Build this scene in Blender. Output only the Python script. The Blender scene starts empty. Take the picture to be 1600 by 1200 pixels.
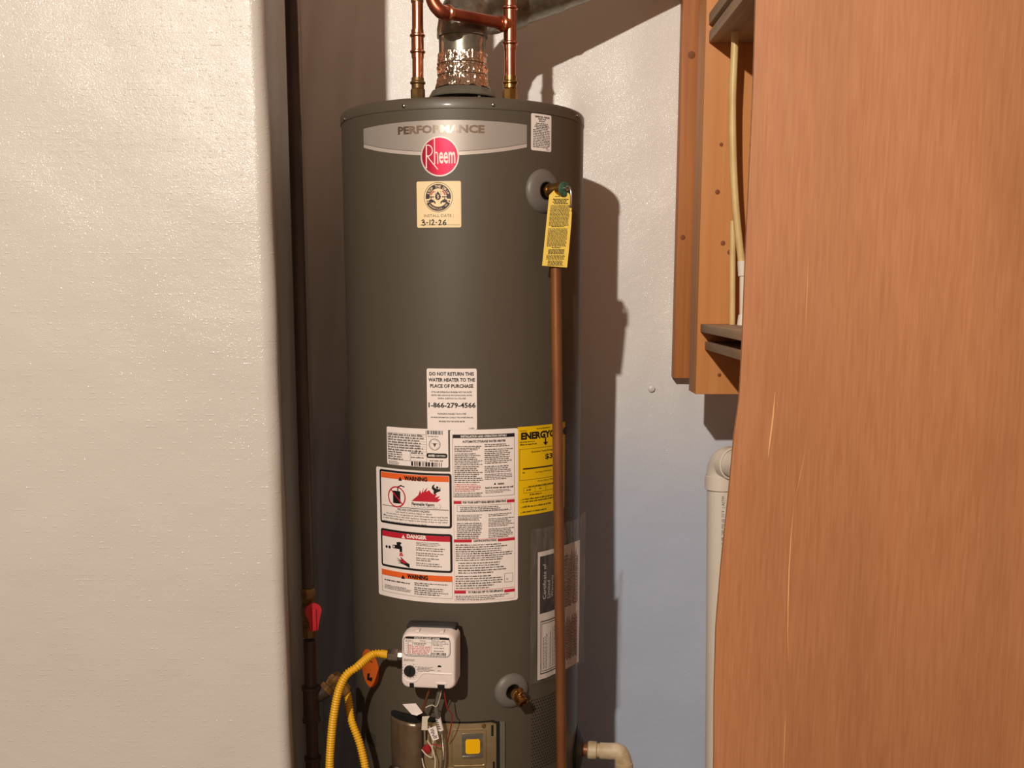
import bpy, bmesh, math, random
from mathutils import Vector, Matrix, noise as mnoise
random.seed(7)
SC = bpy.context.scene
COL = SC.collection

# ------------------------------------------------------------------ camera
F, CY0, CAMZ = 1650.0, 733.0, 1.22          # focal length and optical axis in photo pixels
PITCH = math.atan(278.0 / 1650.0)
cam = bpy.data.objects.new('camera', bpy.data.cameras.new('camera'))
COL.objects.link(cam)
cam.data.sensor_width = 36.0
cam.data.lens = F / 1600.0 * 36.0
cam.data.shift_y = (CY0 - 600.0) / 1600.0
cam.data.clip_start = 0.02
cam.location = (0, 0, CAMZ)
cam.rotation_euler = (math.pi / 2 - PITCH, 0, 0)
SC.camera = cam

# ------------------------------------------------------------------ light
SC.view_settings.view_transform = 'Standard'
SC.view_settings.look = 'None'
SC.view_settings.gamma = 1.0
SC.view_settings.use_curve_mapping = False
SC.view_settings.exposure = 0.0
world = bpy.data.worlds.new('basement_ambient'); SC.world = world
world.use_nodes = True
bg = world.node_tree.nodes['Background']
bg.inputs[0].default_value = (1.0, 0.60, 0.40, 1); bg.inputs[1].default_value = 0.30
ld = bpy.data.lights.new('ceiling_bulb', 'POINT')
ld.energy = 385; ld.color = (1.0, 0.89, 0.765); ld.shadow_soft_size = 0.03
lamp = bpy.data.objects.new('ceiling_bulb', ld); COL.objects.link(lamp)
lamp.location = (-0.76, -1.25, CAMZ + 1.31)

# ------------------------------------------------------------------ photo geometry helpers
SP, CP = math.sin(PITCH), math.cos(PITCH)
def ray(px, py):
    u = (px - 800.0) / F; v = (py - CY0) / F
    return Vector((u, CP - v * SP, -(SP + v * CP)))
def at(px, py, Y):
    d = ray(px, py); t = Y / d.y
    return Vector((d.x * t, Y, CAMZ + d.z * t))
HX, HY, HR = -0.0957, 2.143, 0.235          # water heater axis and radius
def P(px, py, r=HR):
    """photo pixel -> (arc length, height) on the heater jacket"""
    d = ray(px, py)
    a = d.x ** 2 + d.y ** 2; b = -2 * (d.x * HX + d.y * HY); c = HX ** 2 + HY ** 2 - r * r
    disc = max(b * b - 4 * a * c, 0.0)
    t = (-b - math.sqrt(disc)) / (2 * a)
    x, y = d.x * t - HX, d.y * t - HY
    return (math.atan2(x, -y) * HR, CAMZ + d.z * t)
def W(s, h, off=0.0):
    th = s / HR; r = HR + off
    return Vector((HX + r * math.sin(th), HY - r * math.cos(th), h))
def frame(px, py):
    """origin on jacket, outward normal, tangent"""
    s, h = P(px, py); th = s / HR
    return W(s, h), Vector((math.sin(th), -math.cos(th), 0)), Vector((math.cos(th), math.sin(th), 0))
def BX(x0, y0, x1, y1):
    xc, yc = (x0 + x1) / 2, (y0 + y1) / 2
    return (P(x0, yc)[0], P(xc, y1)[1], P(x1, yc)[0], P(xc, y0)[1])   # s0,h0,s1,h1

# ------------------------------------------------------------------ materials
def lin(c):
    def f(v):
        v /= 255.0
        return v / 12.92 if v <= 0.04045 else ((v + 0.055) / 1.055) ** 2.4
    return (f(c[0]), f(c[1]), f(c[2]), 1.0)
def mat(name, rgb, rough=0.5, metal=0.0, spec=0.5, var=0.0, vscale=(8, 8, 8), bump=0.0, bscale=(60, 60, 60), rgb2=None, coat=0.0):
    m = bpy.data.materials.new(name); m.use_nodes = True
    nt = m.node_tree; b = nt.nodes['Principled BSDF']
    b.inputs['Base Color'].default_value = lin(rgb)
    b.inputs['Roughness'].default_value = rough
    b.inputs['Metallic'].default_value = metal
    b.inputs['Specular IOR Level'].default_value = spec
    b.inputs['Coat Weight'].default_value = coat
    b.inputs['Coat Roughness'].default_value = 0.12
    tc = nt.nodes.new('ShaderNodeTexCoord')
    def nz(scale, detail=4, rgh=0.55):
        mp = nt.nodes.new('ShaderNodeMapping'); mp.inputs['Scale'].default_value = scale
        nt.links.new(tc.outputs['Object'], mp.inputs[0])
        n = nt.nodes.new('ShaderNodeTexNoise'); n.inputs['Scale'].default_value = 1.0
        n.inputs['Detail'].default_value = detail; n.inputs['Roughness'].default_value = rgh
        nt.links.new(mp.outputs[0], n.inputs[0]); return n
    n = nz(vscale)
    r = nt.nodes.new('ShaderNodeValToRGB')
    c1 = lin(rgb); c2 = lin(rgb2) if rgb2 else tuple(v * (1 - max(var, 0.04)) for v in c1[:3]) + (1,)
    r.color_ramp.elements[0].position = 0.32; r.color_ramp.elements[1].position = 0.68
    r.color_ramp.elements[0].color = c2; r.color_ramp.elements[1].color = c1
    nt.links.new(n.outputs['Fac'], r.inputs[0]); nt.links.new(r.outputs[0], b.inputs['Base Color'])
    if bump:
        n2 = nz(bscale, 6)
        bm_ = nt.nodes.new('ShaderNodeBump'); bm_.inputs['Strength'].default_value = 1.0
        bm_.inputs['Distance'].default_value = bump
        nt.links.new(n2.outputs['Fac'], bm_.inputs['Height']); nt.links.new(bm_.outputs[0], b.inputs['Normal'])
    return m

def vinyl(name, rgb, low=None, zlo=0, zhi=1, rough=0.42, dash=0.6):
    """white vinyl insulation facing: rows of fine perforation dashes and small wrinkles"""
    m = bpy.data.materials.new(name); m.use_nodes = True
    nt = m.node_tree; N = nt.nodes; L = nt.links; b = N['Principled BSDF']
    b.inputs['Roughness'].default_value = rough
    b.inputs['Specular IOR Level'].default_value = 0.55
    tc = N.new('ShaderNodeTexCoord')
    def nz(scale, detail=3):
        mp = N.new('ShaderNodeMapping'); mp.inputs['Scale'].default_value = scale
        L.new(tc.outputs['Object'], mp.inputs[0])
        n = N.new('ShaderNodeTexNoise'); n.inputs['Scale'].default_value = 1.0; n.inputs['Detail'].default_value = detail
        L.new(mp.outputs[0], n.inputs[0]); return n
    if low:
        sx = N.new('ShaderNodeSeparateXYZ'); L.new(tc.outputs['Object'], sx.inputs[0])
        wob = nz((2.2, 2.2, 1.5)); ad = N.new('ShaderNodeMath'); ad.operation = 'MULTIPLY_ADD'
        ad.inputs[1].default_value = 0.18; L.new(wob.outputs['Fac'], ad.inputs[0]); L.new(sx.outputs[2], ad.inputs[2])
        mr = N.new('ShaderNodeMapRange'); mr.interpolation_type = 'SMOOTHSTEP'
        mr.inputs['From Min'].default_value = zlo + 0.09; mr.inputs['From Max'].default_value = zhi + 0.09
        L.new(ad.outputs[0], mr.inputs['Value'])
        mx = N.new('ShaderNodeMix'); mx.data_type = 'RGBA'
        mx.inputs['A'].default_value = lin(low); mx.inputs['B'].default_value = lin(rgb)
        L.new(mr.outputs[0], mx.inputs['Factor']); L.new(mx.outputs['Result'], b.inputs['Base Color'])
    else:
        n0 = nz((2.5, 2.5, 5)); r = N.new('ShaderNodeValToRGB')
        r.color_ramp.elements[0].color = tuple(v * 0.95 for v in lin(rgb)[:3]) + (1,); r.color_ramp.elements[1].color = lin(rgb)
        L.new(n0.outputs['Fac'], r.inputs[0]); L.new(r.outputs[0], b.inputs['Base Color'])
    # dash rows: quantised height -> rows, noise along the row
    rows = N.new('ShaderNodeTexWave'); rows.bands_direction = 'Z'; rows.inputs['Scale'].default_value = 34
    rows.inputs['Distortion'].default_value = 0.6; rows.inputs['Detail'].default_value = 1
    L.new(tc.outputs['Object'], rows.inputs[0])
    dn = nz((150, 150, 60), 2)
    th = N.new('ShaderNodeMapRange'); th.inputs['From Min'].default_value = 0.56; th.inputs['From Max'].default_value = 0.66
    L.new(dn.outputs['Fac'], th.inputs['Value'])
    rw = N.new('ShaderNodeMapRange'); rw.inputs['From Min'].default_value = 0.75; rw.inputs['From Max'].default_value = 1.0
    L.new(rows.outputs['Fac'], rw.inputs['Value'])
    pr = N.new('ShaderNodeMath'); pr.operation = 'MULTIPLY'; L.new(th.outputs[0], pr.inputs[0]); L.new(rw.outputs[0], pr.inputs[1])
    b1 = N.new('ShaderNodeBump'); b1.inputs['Distance'].default_value = 0.0005; b1.inputs['Strength'].default_value = dash
    L.new(pr.outputs[0], b1.inputs['Height'])
    fn = nz((420, 420, 420), 1)
    b2 = N.new('ShaderNodeBump'); b2.inputs['Distance'].default_value = 0.0006; b2.inputs['Strength'].default_value = 0.45
    L.new(fn.outputs['Fac'], b2.inputs['Height']); L.new(b1.outputs[0], b2.inputs['Normal'])
    wn = nz((6, 6, 9), 4)
    b3 = N.new('ShaderNodeBump'); b3.inputs['Distance'].default_value = 0.008; b3.inputs['Strength'].default_value = 0.5
    L.new(wn.outputs['Fac'], b3.inputs['Height']); L.new(b2.outputs[0], b3.inputs['Normal'])
    L.new(b3.outputs[0], b.inputs['Normal'])
    b.inputs['Coat Weight'].default_value = 0.4; b.inputs['Coat Roughness'].default_value = 0.10
    gn = nz((330, 330, 330), 2)
    b4 = N.new('ShaderNodeBump'); b4.inputs['Distance'].default_value = 0.0011; b4.inputs['Strength'].default_value = 1.0
    L.new(gn.outputs['Fac'], b4.inputs['Height']); L.new(b3.outputs[0], b4.inputs['Normal'])
    L.new(b4.outputs[0], b.inputs['Coat Normal'])
    return m

def woodmat(name, light, dark, grain=(70, 70, 1.6), rough=0.55, knots=False, bump=0.0006, big=(3, 3, 0.7), darkbig=0.82):
    m = bpy.data.materials.new(name); m.use_nodes = True
    nt = m.node_tree; N = nt.nodes; L = nt.links; b = N['Principled BSDF']
    b.inputs['Roughness'].default_value = rough; b.inputs['Specular IOR Level'].default_value = 0.35
    tc = N.new('ShaderNodeTexCoord')
    def nz(scale, detail=5, dist=0.0):
        mp = N.new('ShaderNodeMapping'); mp.inputs['Scale'].default_value = scale
        L.new(tc.outputs['Object'], mp.inputs[0])
        n = N.new('ShaderNodeTexNoise'); n.inputs['Scale'].default_value = 1.0; n.inputs['Detail'].default_value = detail
        n.inputs['Distortion'].default_value = dist
        L.new(mp.outputs[0], n.inputs[0]); return n
    g = nz(grain, 6, 0.4); r = N.new('ShaderNodeValToRGB')
    r.color_ramp.elements[0].position = 0.3; r.color_ramp.elements[1].position = 0.72
    r.color_ramp.elements[0].color = lin(dark); r.color_ramp.elements[1].color = lin(light)
    L.new(g.outputs['Fac'], r.inputs[0])
    g2 = nz(big, 3); r2 = N.new('ShaderNodeValToRGB')
    r2.color_ramp.elements[0].position = 0.3; r2.color_ramp.elements[1].position = 0.7
    r2.color_ramp.elements[0].color = (darkbig, darkbig * 0.97, darkbig * 0.93, 1); r2.color_ramp.elements[1].color = (1, 1, 1, 1)
    L.new(g2.outputs['Fac'], r2.inputs[0])
    mx = N.new('ShaderNodeMix'); mx.data_type = 'RGBA'; mx.blend_type = 'MULTIPLY'; mx.inputs['Factor'].default_value = 1.0
    L.new(r.outputs[0], mx.inputs['A']); L.new(r2.outputs[0], mx.inputs['B'])
    L.new(mx.outputs['Result'], b.inputs['Base Color'])
    bm_ = N.new('ShaderNodeBump'); bm_.inputs['Distance'].default_value = bump; bm_.inputs['Strength'].default_value = 0.6
    L.new(g.outputs['Fac'], bm_.inputs['Height']); L.new(bm_.outputs[0], b.inputs['Normal'])
    return m

def printmat(name, rgb, rough=0.5, metal=0.0):
    return mat(name, rgb, rough, metal, 0.4, 0.03, (40, 40, 40))

M = {}
M['vinyl'] = vinyl('white_vinyl', (206, 201, 194))
M['vinyl_back'] = vinyl('white_vinyl_over_pale_blue', (242, 239, 234), (200, 211, 231), 0.62, 1.15, dash=0.1)
M['concrete'] = mat('concrete_floor', (120, 114, 106), 0.85, var=0.3, bump=0.004, bscale=(30, 30, 30))
M['jacket'] = mat('grey_enamel', (87, 79, 67), 0.5, 0.0, 0.4, 0.05, (5, 5, 3), 0.00006, (220, 220, 220), coat=0.1)
M['lid'] = mat('grey_enamel_lid', (88, 80, 68), 0.45, 0.0, 0.5, 0.05, (5, 5, 3), 0.0001, (200, 200, 200), coat=0.2)
M['grey_plastic'] = mat('grey_plastic', (112, 107, 101), 0.45, var=0.06)
M['black'] = mat('black_plastic', (22, 20, 20), 0.5)
M['hole'] = mat('dark_opening', (12, 10, 9), 0.9)
M['black_iron'] = mat('black_iron_pipe', (80, 68, 60), 0.36, 0.35, 0.5, 0.35, (30, 30, 12), 0.0005, (160, 160, 90))
M['copper'] = mat('bright_copper', (232, 160, 126), 0.27, 1.0, rgb2=(206, 126, 94), vscale=(18, 18, 9), bump=0.0003, bscale=(60, 60, 30))
M['copper_shaded'] = mat('shaded_copper', (186, 104, 78), 0.36, 0.9, rgb2=(150, 76, 58), vscale=(22, 22, 22), bump=0.0002)  # darker, redder copper: shade on the branch pipe put into its colour
M['copper_old'] = mat('weathered_copper', (150, 98, 58), 0.42, 0.4, rgb2=(122, 76, 44), vscale=(25, 25, 6), bump=0.0004, bscale=(90, 90, 30))
M['brass'] = mat('brass', (196, 158, 92), 0.28, 1.0, rgb2=(150, 112, 60), vscale=(40, 40, 40), bump=0.0004)
M['brass_old'] = mat('dull_brass', (148, 116, 72), 0.45, 0.7, rgb2=(100, 78, 48), vscale=(60, 60, 60), bump=0.0006)
M['galv'] = mat('galvanized_steel', (158, 156, 142), 0.34, 0.8, rgb2=(126, 124, 112), vscale=(70, 70, 70), bump=0.00025, bscale=(30, 30, 30))
M['galv_dark'] = mat('dull_steel', (136, 134, 120), 0.38, 0.4, rgb2=(112, 110, 98), vscale=(14, 14, 14))
M['foil'] = mat('aluminium_foil_tape', (226, 212, 196), 0.13, 1.0, rgb2=(214, 196, 176), vscale=(60, 60, 60), bump=0.002, bscale=(150, 150, 60))
M['steel'] = mat('zinc_steel', (186, 180, 170), 0.25, 1.0, vscale=(60, 60, 60), var=0.25)
M['stamped'] = mat('stamped_aluminised_steel', (190, 170, 130), 0.32, 0.65, rgb2=(156, 134, 96), vscale=(14, 14, 14), bump=0.0008, bscale=(26, 26, 26))
M['shield'] = mat('brown_heat_shield', (150, 130, 106), 0.26, 0.7, rgb2=(126, 106, 84), vscale=(20, 20, 20), bump=0.0009, bscale=(26, 26, 20))
M['teal'] = mat('teal_cap', (92, 132, 112), 0.4, 0.4, rgb2=(60, 96, 80), vscale=(120, 120, 120), bump=0.0006, bscale=(200, 200, 200))
M['yellow_hose'] = mat('yellow_hose_coating', (236, 178, 24), 0.42, var=0.1)
M['yellow_tag'] = mat('yellow_card', (240, 204, 70), 0.5, var=0.05)
M['yellow_guide'] = printmat('yellow_paper', (240, 196, 10), 0.45)
M['sight'] = mat('yellow_sight_glass', (255, 196, 0), 0.2, var=0.08)
M['white_lbl'] = printmat('white_paper', (248, 238, 232), 0.42)
M['cream_lbl'] = printmat('cream_paper', (250, 226, 178), 0.45)
M['ink'] = printmat('black_ink', (26, 22, 22), 0.5)
M['ink_grey'] = printmat('grey_ink', (92, 84, 80), 0.5)
M['ink_navy'] = printmat('plum_ink', (48, 30, 42), 0.5)
M['ink_red'] = printmat('red_ink', (200, 34, 54), 0.45)
M['ink_redtext'] = printmat('pale_red_ink', (206, 92, 92), 0.5)
M['ink_orange'] = printmat('orange_ink', (242, 106, 40), 0.45)
M['ink_white'] = printmat('white_ink', (245, 238, 230), 0.4)
M['ink_maroon'] = printmat('maroon_ink', (128, 58, 54), 0.5)
M['ink_brown'] = printmat('brown_ink', (112, 92, 66), 0.5)
M['silver'] = mat('silver_film', (172, 164, 156), 0.42, 0.25, var=0.03)
M['silver_light'] = mat('light_silver_film', (206, 196, 186), 0.4, 0.2, var=0.03)
M['chrome'] = mat('chrome_letters', (226, 218, 206), 0.16, 1.0, var=0.04)
M['logo_red'] = mat('metallic_red', (190, 18, 62), 0.3, 0.55, rgb2=(160, 10, 48), vscale=(6, 6, 6))
M['orange_st'] = printmat('orange_paper', (224, 104, 38), 0.45)
M['valve_white'] = mat('white_valve_plastic', (240, 228, 222), 0.4, var=0.03)
M['red_handle'] = mat('red_handle', (192, 40, 52), 0.42, var=0.12, vscale=(60, 60, 60))
M['wire_white'] = mat('white_wire', (220, 208, 186), 0.45)
M['wire_red'] = mat('red_wire', (160, 30, 34), 0.4)
M['pvc'] = mat('white_pvc', (246, 236, 220), 0.35, var=0.04)
M['pvc_dirty'] = mat('dusty_pvc', (232, 214, 184), 0.5, rgb2=(186, 162, 122), vscale=(30, 30, 30))
M['cream_pipe'] = mat('cream_plastic_pipe', (236, 208, 148), 0.42, rgb2=(214, 182, 118), vscale=(50, 50, 18))
M['plywood'] = woodmat('reddish_plywood', (200, 139, 95), (186, 123, 81), (230, 230, 12), 0.5, bump=0.0001, big=(7, 7, 1.0), darkbig=0.80)
M['ply_edge'] = woodmat('plywood_edge', (224, 176, 126), (190, 134, 90), (60, 60, 60))
M['pine_red'] = woodmat('reddish_pine', (206, 136, 74), (164, 92, 42), (46, 46, 1.6), 0.55)
M['pine'] = woodmat('pine', (236, 170, 106), (216, 144, 80), (36, 36, 1.2), 0.55)
M['pine_side'] = woodmat('pine_side', (186, 140, 88), (150, 108, 62), (60, 60, 2))
M['knot'] = mat('wood_knot', (146, 80, 38), 0.6, var=0.3, vscale=(100, 100, 100))
M['grey_wood'] = woodmat('weathered_grey_wood', (196, 170, 144), (154, 128, 104), (40, 3, 40))
M['shade_wood'] = woodmat('shade_brown_board', (112, 66, 34), (80, 42, 20), (40, 40, 2))  # dark brown stands for the shaded void beside the pale board
M['scratch'] = mat('pale_scratch', (236, 180, 120), 0.6)
M['rust'] = mat('rusty_brass', (150, 110, 52), 0.55, 0.45, rgb2=(84, 58, 30), vscale=(50, 50, 50), bump=0.001)

def clear_plastic():
    m = bpy.data.materials.new('clear_poly_film'); m.use_nodes = True
    nt = m.node_tree; N = nt.nodes; L = nt.links
    for n in list(N): N.remove(n)
    out = N.new('ShaderNodeOutputMaterial')
    tr = N.new('ShaderNodeBsdfTransparent'); tr.inputs[0].default_value = (0.93, 0.92, 0.90, 1)
    gl = N.new('ShaderNodeBsdfGlossy'); gl.inputs['Roughness'].default_value = 0.16; gl.inputs[0].default_value = (0.95, 0.95, 0.95, 1)
    df = N.new('ShaderNodeBsdfDiffuse'); df.inputs[0].default_value = (0.62, 0.62, 0.64, 1)
    tc = N.new('ShaderNodeTexCoord'); mp = N.new('ShaderNodeMapping'); mp.inputs['Scale'].default_value = (50, 50, 14)
    nz = N.new('ShaderNodeTexNoise'); nz.inputs['Scale'].default_value = 1.0; nz.inputs['Detail'].default_value = 3
    L.new(tc.outputs['Object'], mp.inputs[0]); L.new(mp.outputs[0], nz.inputs[0])
    bm_ = N.new('ShaderNodeBump'); bm_.inputs['Distance'].default_value = 0.004; L.new(nz.outputs['Fac'], bm_.inputs['Height'])
    L.new(bm_.outputs[0], gl.inputs['Normal'])
    m1 = N.new('ShaderNodeMixShader'); m1.inputs[0].default_value = 0.06
    m2 = N.new('ShaderNodeMixShader'); m2.inputs[0].default_value = 0.10
    L.new(tr.outputs[0], m1.inputs[1]); L.new(df.outputs[0], m1.inputs[2])
    L.new(m1.outputs[0], m2.inputs[1]); L.new(gl.outputs[0], m2.inputs[2]); L.new(m2.outputs[0], out.inputs[0])
    return m
M['film'] = clear_plastic()

# ------------------------------------------------------------------ mesh builder
class MB:
    def __init__(s): s.v = []; s.f = []
    def add(s, vs, fs):
        o = len(s.v); s.v += [tuple(v) for v in vs]; s.f += [tuple(i + o for i in f) for f in fs]; return s
    def box(s, lo, hi, mtx=None, bevel=0.0):
        bm = bmesh.new(); bmesh.ops.create_cube(bm, size=1.0)
        for v in bm.verts: v.co = Vector([(lo[i] + hi[i]) / 2 + v.co[i] * (hi[i] - lo[i]) for i in range(3)])
        if bevel: bmesh.ops.bevel(bm, geom=bm.edges[:], offset=bevel, segments=2, affect='EDGES', profile=0.6)
        if mtx is not None: bm.transform(mtx)
        bm.verts.ensure_lookup_table()
        s.add([v.co for v in bm.verts], [[v.index for v in f.verts] for f in bm.faces]); bm.free(); return s
    def tube(s, pts, rad, seg=16, caps=True):
        pts = [Vector(p) for p in pts]; n = len(pts)
        rad = rad if isinstance(rad, (list, tuple)) else [rad] * n
        tang = []
        for i in range(n):
            a = pts[max(i - 1, 0)]; b = pts[min(i + 1, n - 1)]; t = (b - a)
            tang.append(t.normalized() if t.length > 1e-9 else Vector((0, 0, 1)))
        up = Vector((0, 0, 1)) if abs(tang[0].z) < 0.9 else Vector((1, 0, 0))
        nrm = (up - tang[0] * up.dot(tang[0])).normalized()
        vs = []; fs = []
        for i in range(n):
            nrm = (nrm - tang[i] * nrm.dot(tang[i])).normalized()
            bi = tang[i].cross(nrm)
            for k in range(seg):
                a = 2 * math.pi * k / seg
                vs.append(pts[i] + (nrm * math.cos(a) + bi * math.sin(a)) * rad[i])
        for i in range(n - 1):
            for k in range(seg):
                a = i * seg + k; b = i * seg + (k + 1) % seg
                fs.append((a, b, b + seg, a + seg))
        if caps:
            fs.append(tuple(reversed(range(seg)))); fs.append(tuple(range((n - 1) * seg, n * seg)))
        return s.add(vs, fs)
    def lathe(s, prof, org, axis, seg=40, capa=False, capb=False, ang=None):
        """profile [(r, along)] turned about axis"""
        org = Vector(org); ax = Vector(axis).normalized()
        up = Vector((0, 0, 1)) if abs(ax.z) < 0.9 else Vector((1, 0, 0))
        u = (up - ax * up.dot(ax)).normalized(); w = ax.cross(u)
        vs = []; fs = []; n = len(prof)
        for r, z in prof:
            for k in range(seg):
                a = 2 * math.pi * k / seg
                vs.append(org + ax * z + (u * math.cos(a) + w * math.sin(a)) * r)
        for i in range(n - 1):
            for k in range(seg):
                a = i * seg + k; b = i * seg + (k + 1) % seg
                fs.append((a, b, b + seg, a + seg))
        if capa: fs.append(tuple(reversed(range(seg))))
        if capb: fs.append(tuple(range((n - 1) * seg, n * seg)))
        return s.add(vs, fs)
    def poly(s, pts, thick, nrm):
        """flat outline with thickness"""
        n = len(pts); nrm = Vector(nrm).normalized() * thick
        vs = [Vector(p) for p in pts] + [Vector(p) - nrm for p in pts]
        fs = [tuple(range(n)), tuple(reversed(range(n, 2 * n)))]
        for i in range(n): j = (i + 1) % n; fs.append((j, i, i + n, j + n))
        return s.add(vs, fs)
    def build(s, name, m, parent=None, smooth=40):
        o = s._build(name, m, parent, smooth)
        if name == 'print': o['kind'] = 'stuff'
        return o
    def _build(s, name, m, parent=None, smooth=40):
        me = bpy.data.meshes.new(name); me.from_pydata(s.v, [], s.f); me.validate(); me.update()
        bm = bmesh.new(); bm.from_mesh(me); bmesh.ops.recalc_face_normals(bm, faces=bm.faces[:]); bm.to_mesh(me); bm.free()
        if smooth:
            for p in me.polygons: p.use_smooth = True
            me.set_sharp_from_angle(angle=math.radians(smooth))
        me.materials.append(M[m] if isinstance(m, str) else m)
        o = bpy.data.objects.new(name, me); COL.objects.link(o)
        if parent is not None:
            o.parent = parent; o.matrix_parent_inverse = Matrix.Translation(-parent_loc(parent))
        return o
def parent_loc(p):
    return Vector(p.location) if p.parent is None else Vector((0, 0, 0))
def tag(o, label=None, cat=None, group=None, kind=None):
    if label: o['label'] = label
    if cat: o['category'] = cat
    if group: o['group'] = group
    if kind: o['kind'] = kind
    return o
def empty(name, loc, label, cat, group=None):
    o = bpy.data.objects.new(name, None); COL.objects.link(o); o.location = loc
    o.empty_display_size = 0.05
    return tag(o, label, cat, group)
def smoothpath(pts, n=8):
    pts = [Vector(p) for p in pts]; out = []
    for i in range(len(pts) - 1):
        p0 = pts[max(i - 1, 0)]; p1 = pts[i]; p2 = pts[i + 1]; p3 = pts[min(i + 2, len(pts) - 1)]
        for k in range(n):
            t = k / n
            out.append(0.5 * ((2 * p1) + (p2 - p0) * t + (2 * p0 - 5 * p1 + 4 * p2 - p3) * t * t + (3 * p1 - p0 - 3 * p2 + p3) * t ** 3))
    out.append(pts[-1]); return out
def orient(origin, xdir, ydir, zdir):
    m = Matrix.Identity(4)
    for i in range(3):
        m[i][0] = xdir[i]; m[i][1] = ydir[i]; m[i][2] = zdir[i]; m[i][3] = origin[i]
    return m

# ------------------------------------------------------------------ flat print drafting (local s,h metres mapped on a surface)
_tc = {}
def textmesh(body, bold=0.0):
    key = (body, bold)
    if key in _tc: return _tc[key]
    cu = bpy.data.curves.new('t', 'FONT'); cu.body = body; cu.size = 1.0; cu.resolution_u = 2
    cu.offset = bold; cu.fill_mode = 'FRONT'
    ob = bpy.data.objects.new('t', cu)
    me = ob.to_mesh()
    vs = [(v.co.x, v.co.y) for v in me.vertices]; fs = [tuple(p.vertices) for p in me.polygons]
    ob.to_mesh_clear(); bpy.data.objects.remove(ob); bpy.data.curves.remove(cu)
    xs = [v[0] for v in vs]; ys = [v[1] for v in vs]
    _tc[key] = (vs, fs, min(xs), max(xs), min(ys), max(ys)); return _tc[key]
class Art:
    """collects coloured flat shapes in (s,h); surf(s,h,off)->Vector"""
    def __init__(s, surf): s.surf = surf; s.layers = {}
    def put(s, m, off, pts, fs, lim=0.007):
        mb = s.layers.setdefault(m, MB())
        if max(p[0] for p in pts) - min(p[0] for p in pts) <= lim:
            mb.add([s.surf(p[0], p[1], off) for p in pts], fs); return
        pts = [tuple(p) for p in pts]; out = []; stack = []
        for f in fs:
            xs_ = [pts[i][0] for i in f]
            if max(xs_) - min(xs_) <= lim: out.append(f)
            else: stack += [(f[0], f[i], f[i + 1]) for i in range(1, len(f) - 1)]
        mids = {}
        while stack:
            t = stack.pop(); e = [abs(pts[t[i]][0] - pts[t[(i + 1) % 3]][0]) for i in range(3)]
            k = e.index(max(e))
            if e[k] <= lim: out.append(t); continue
            a, b, c = t[k], t[(k + 1) % 3], t[(k + 2) % 3]; key = (min(a, b), max(a, b))
            if key not in mids:
                mids[key] = len(pts); pts.append(((pts[a][0] + pts[b][0]) / 2, (pts[a][1] + pts[b][1]) / 2))
            mm_ = mids[key]; stack += [(a, mm_, c), (mm_, b, c)]
        mb.add([s.surf(p[0], p[1], off) for p in pts], out)
    def rect(s, m, s0, h0, s1, h1, off=0.0006, nmax=0.012):
        n = max(1, int(math.ceil(abs(s1 - s0) / nmax))); pts = []; fs = []
        for i in range(n + 1):
            x = s0 + (s1 - s0) * i / n; pts += [(x, h0), (x, h1)]
        for i in range(n): fs.append((2 * i, 2 * i + 2, 2 * i + 3, 2 * i + 1))
        s.put(m, off, pts, fs)
    def rrect(s, m, s0, h0, s1, h1, r, off=0.0006):
        """rounded rectangle in vertical strips"""
        xs = []; k = 5
        for i in range(k + 1): xs.append(s0 + r * (1 - math.cos(math.pi / 2 * i / k)))
        n = max(1, int((s1 - s0 - 2 * r) / 0.012))
        for i in range(1, n): xs.append(s0 + r + (s1 - s0 - 2 * r) * i / n)
        for i in range(k + 1): xs.append(s1 - r + r * math.sin(math.pi / 2 * i / k))
        pts = []; fs = []
        for x in xs:
            d = r - min(x - s0, s1 - x)
            c = r - math.sqrt(max(r * r - d * d, 0)) if d > 0 else 0
            pts += [(x, h0 + c), (x, h1 - c)]
        for i in range(len(xs) - 1): fs.append((2 * i, 2 * i + 2, 2 * i + 3, 2 * i + 1))
        s.put(m, off, pts, fs)
    def frame(s, m, s0, h0, s1, h1, w, off=0.0010):
        s.rect(m, s0, h0, s1, h0 + w, off); s.rect(m, s0, h1 - w, s1, h1, off)
        s.rect(m, s0, h0, s0 + w, h1, off); s.rect(m, s1 - w, h0, s1, h1, off)
    def poly(s, m, pts, off=0.0010):
        from mathutils.geometry import tessellate_polygon
        fs = tessellate_polygon([[Vector((p[0], p[1], 0)) for p in pts]])
        s.put(m, off, pts, [tuple(f) for f in fs])
    def line(s, m, pts, w, off=0.0011):
        for a, b in zip(pts[:-1], pts[1:]):
            dx, dy = b[0] - a[0], b[1] - a[1]; L = math.hypot(dx, dy) or 1e-9
            nx, ny = -dy / L * w / 2, dx / L * w / 2; ex, ey = dx / L * w * 0.3, dy / L * w * 0.3
            s.put(m, off, [(a[0] + nx - ex, a[1] + ny - ey), (a[0] - nx - ex, a[1] - ny - ey), (b[0] - nx + ex, b[1] - ny + ey), (b[0] + nx + ex, b[1] + ny + ey)], [(0, 1, 2, 3)])
    def ring(s, m, c, r0, r1, a0=0, a1=360, off=0.0010, n=40, sy=1.0):
        pts = []; fs = []
        for i in range(n + 1):
            a = math.radians(a0 + (a1 - a0) * i / n); ca, sa = math.cos(a), math.sin(a)
            pts += [(c[0] + r0 * ca, c[1] + r0 * sa * sy), (c[0] + r1 * ca, c[1] + r1 * sa * sy)]
        for i in range(n): fs.append((2 * i, 2 * i + 1, 2 * i + 3, 2 * i + 2))
        s.put(m, off, pts, fs)
    def disc(s, m, c, r, off=0.0010, sy=1.0, n=32):
        s.ring(m, c, r * 0.02, r, off=off, n=n, sy=sy)
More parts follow.
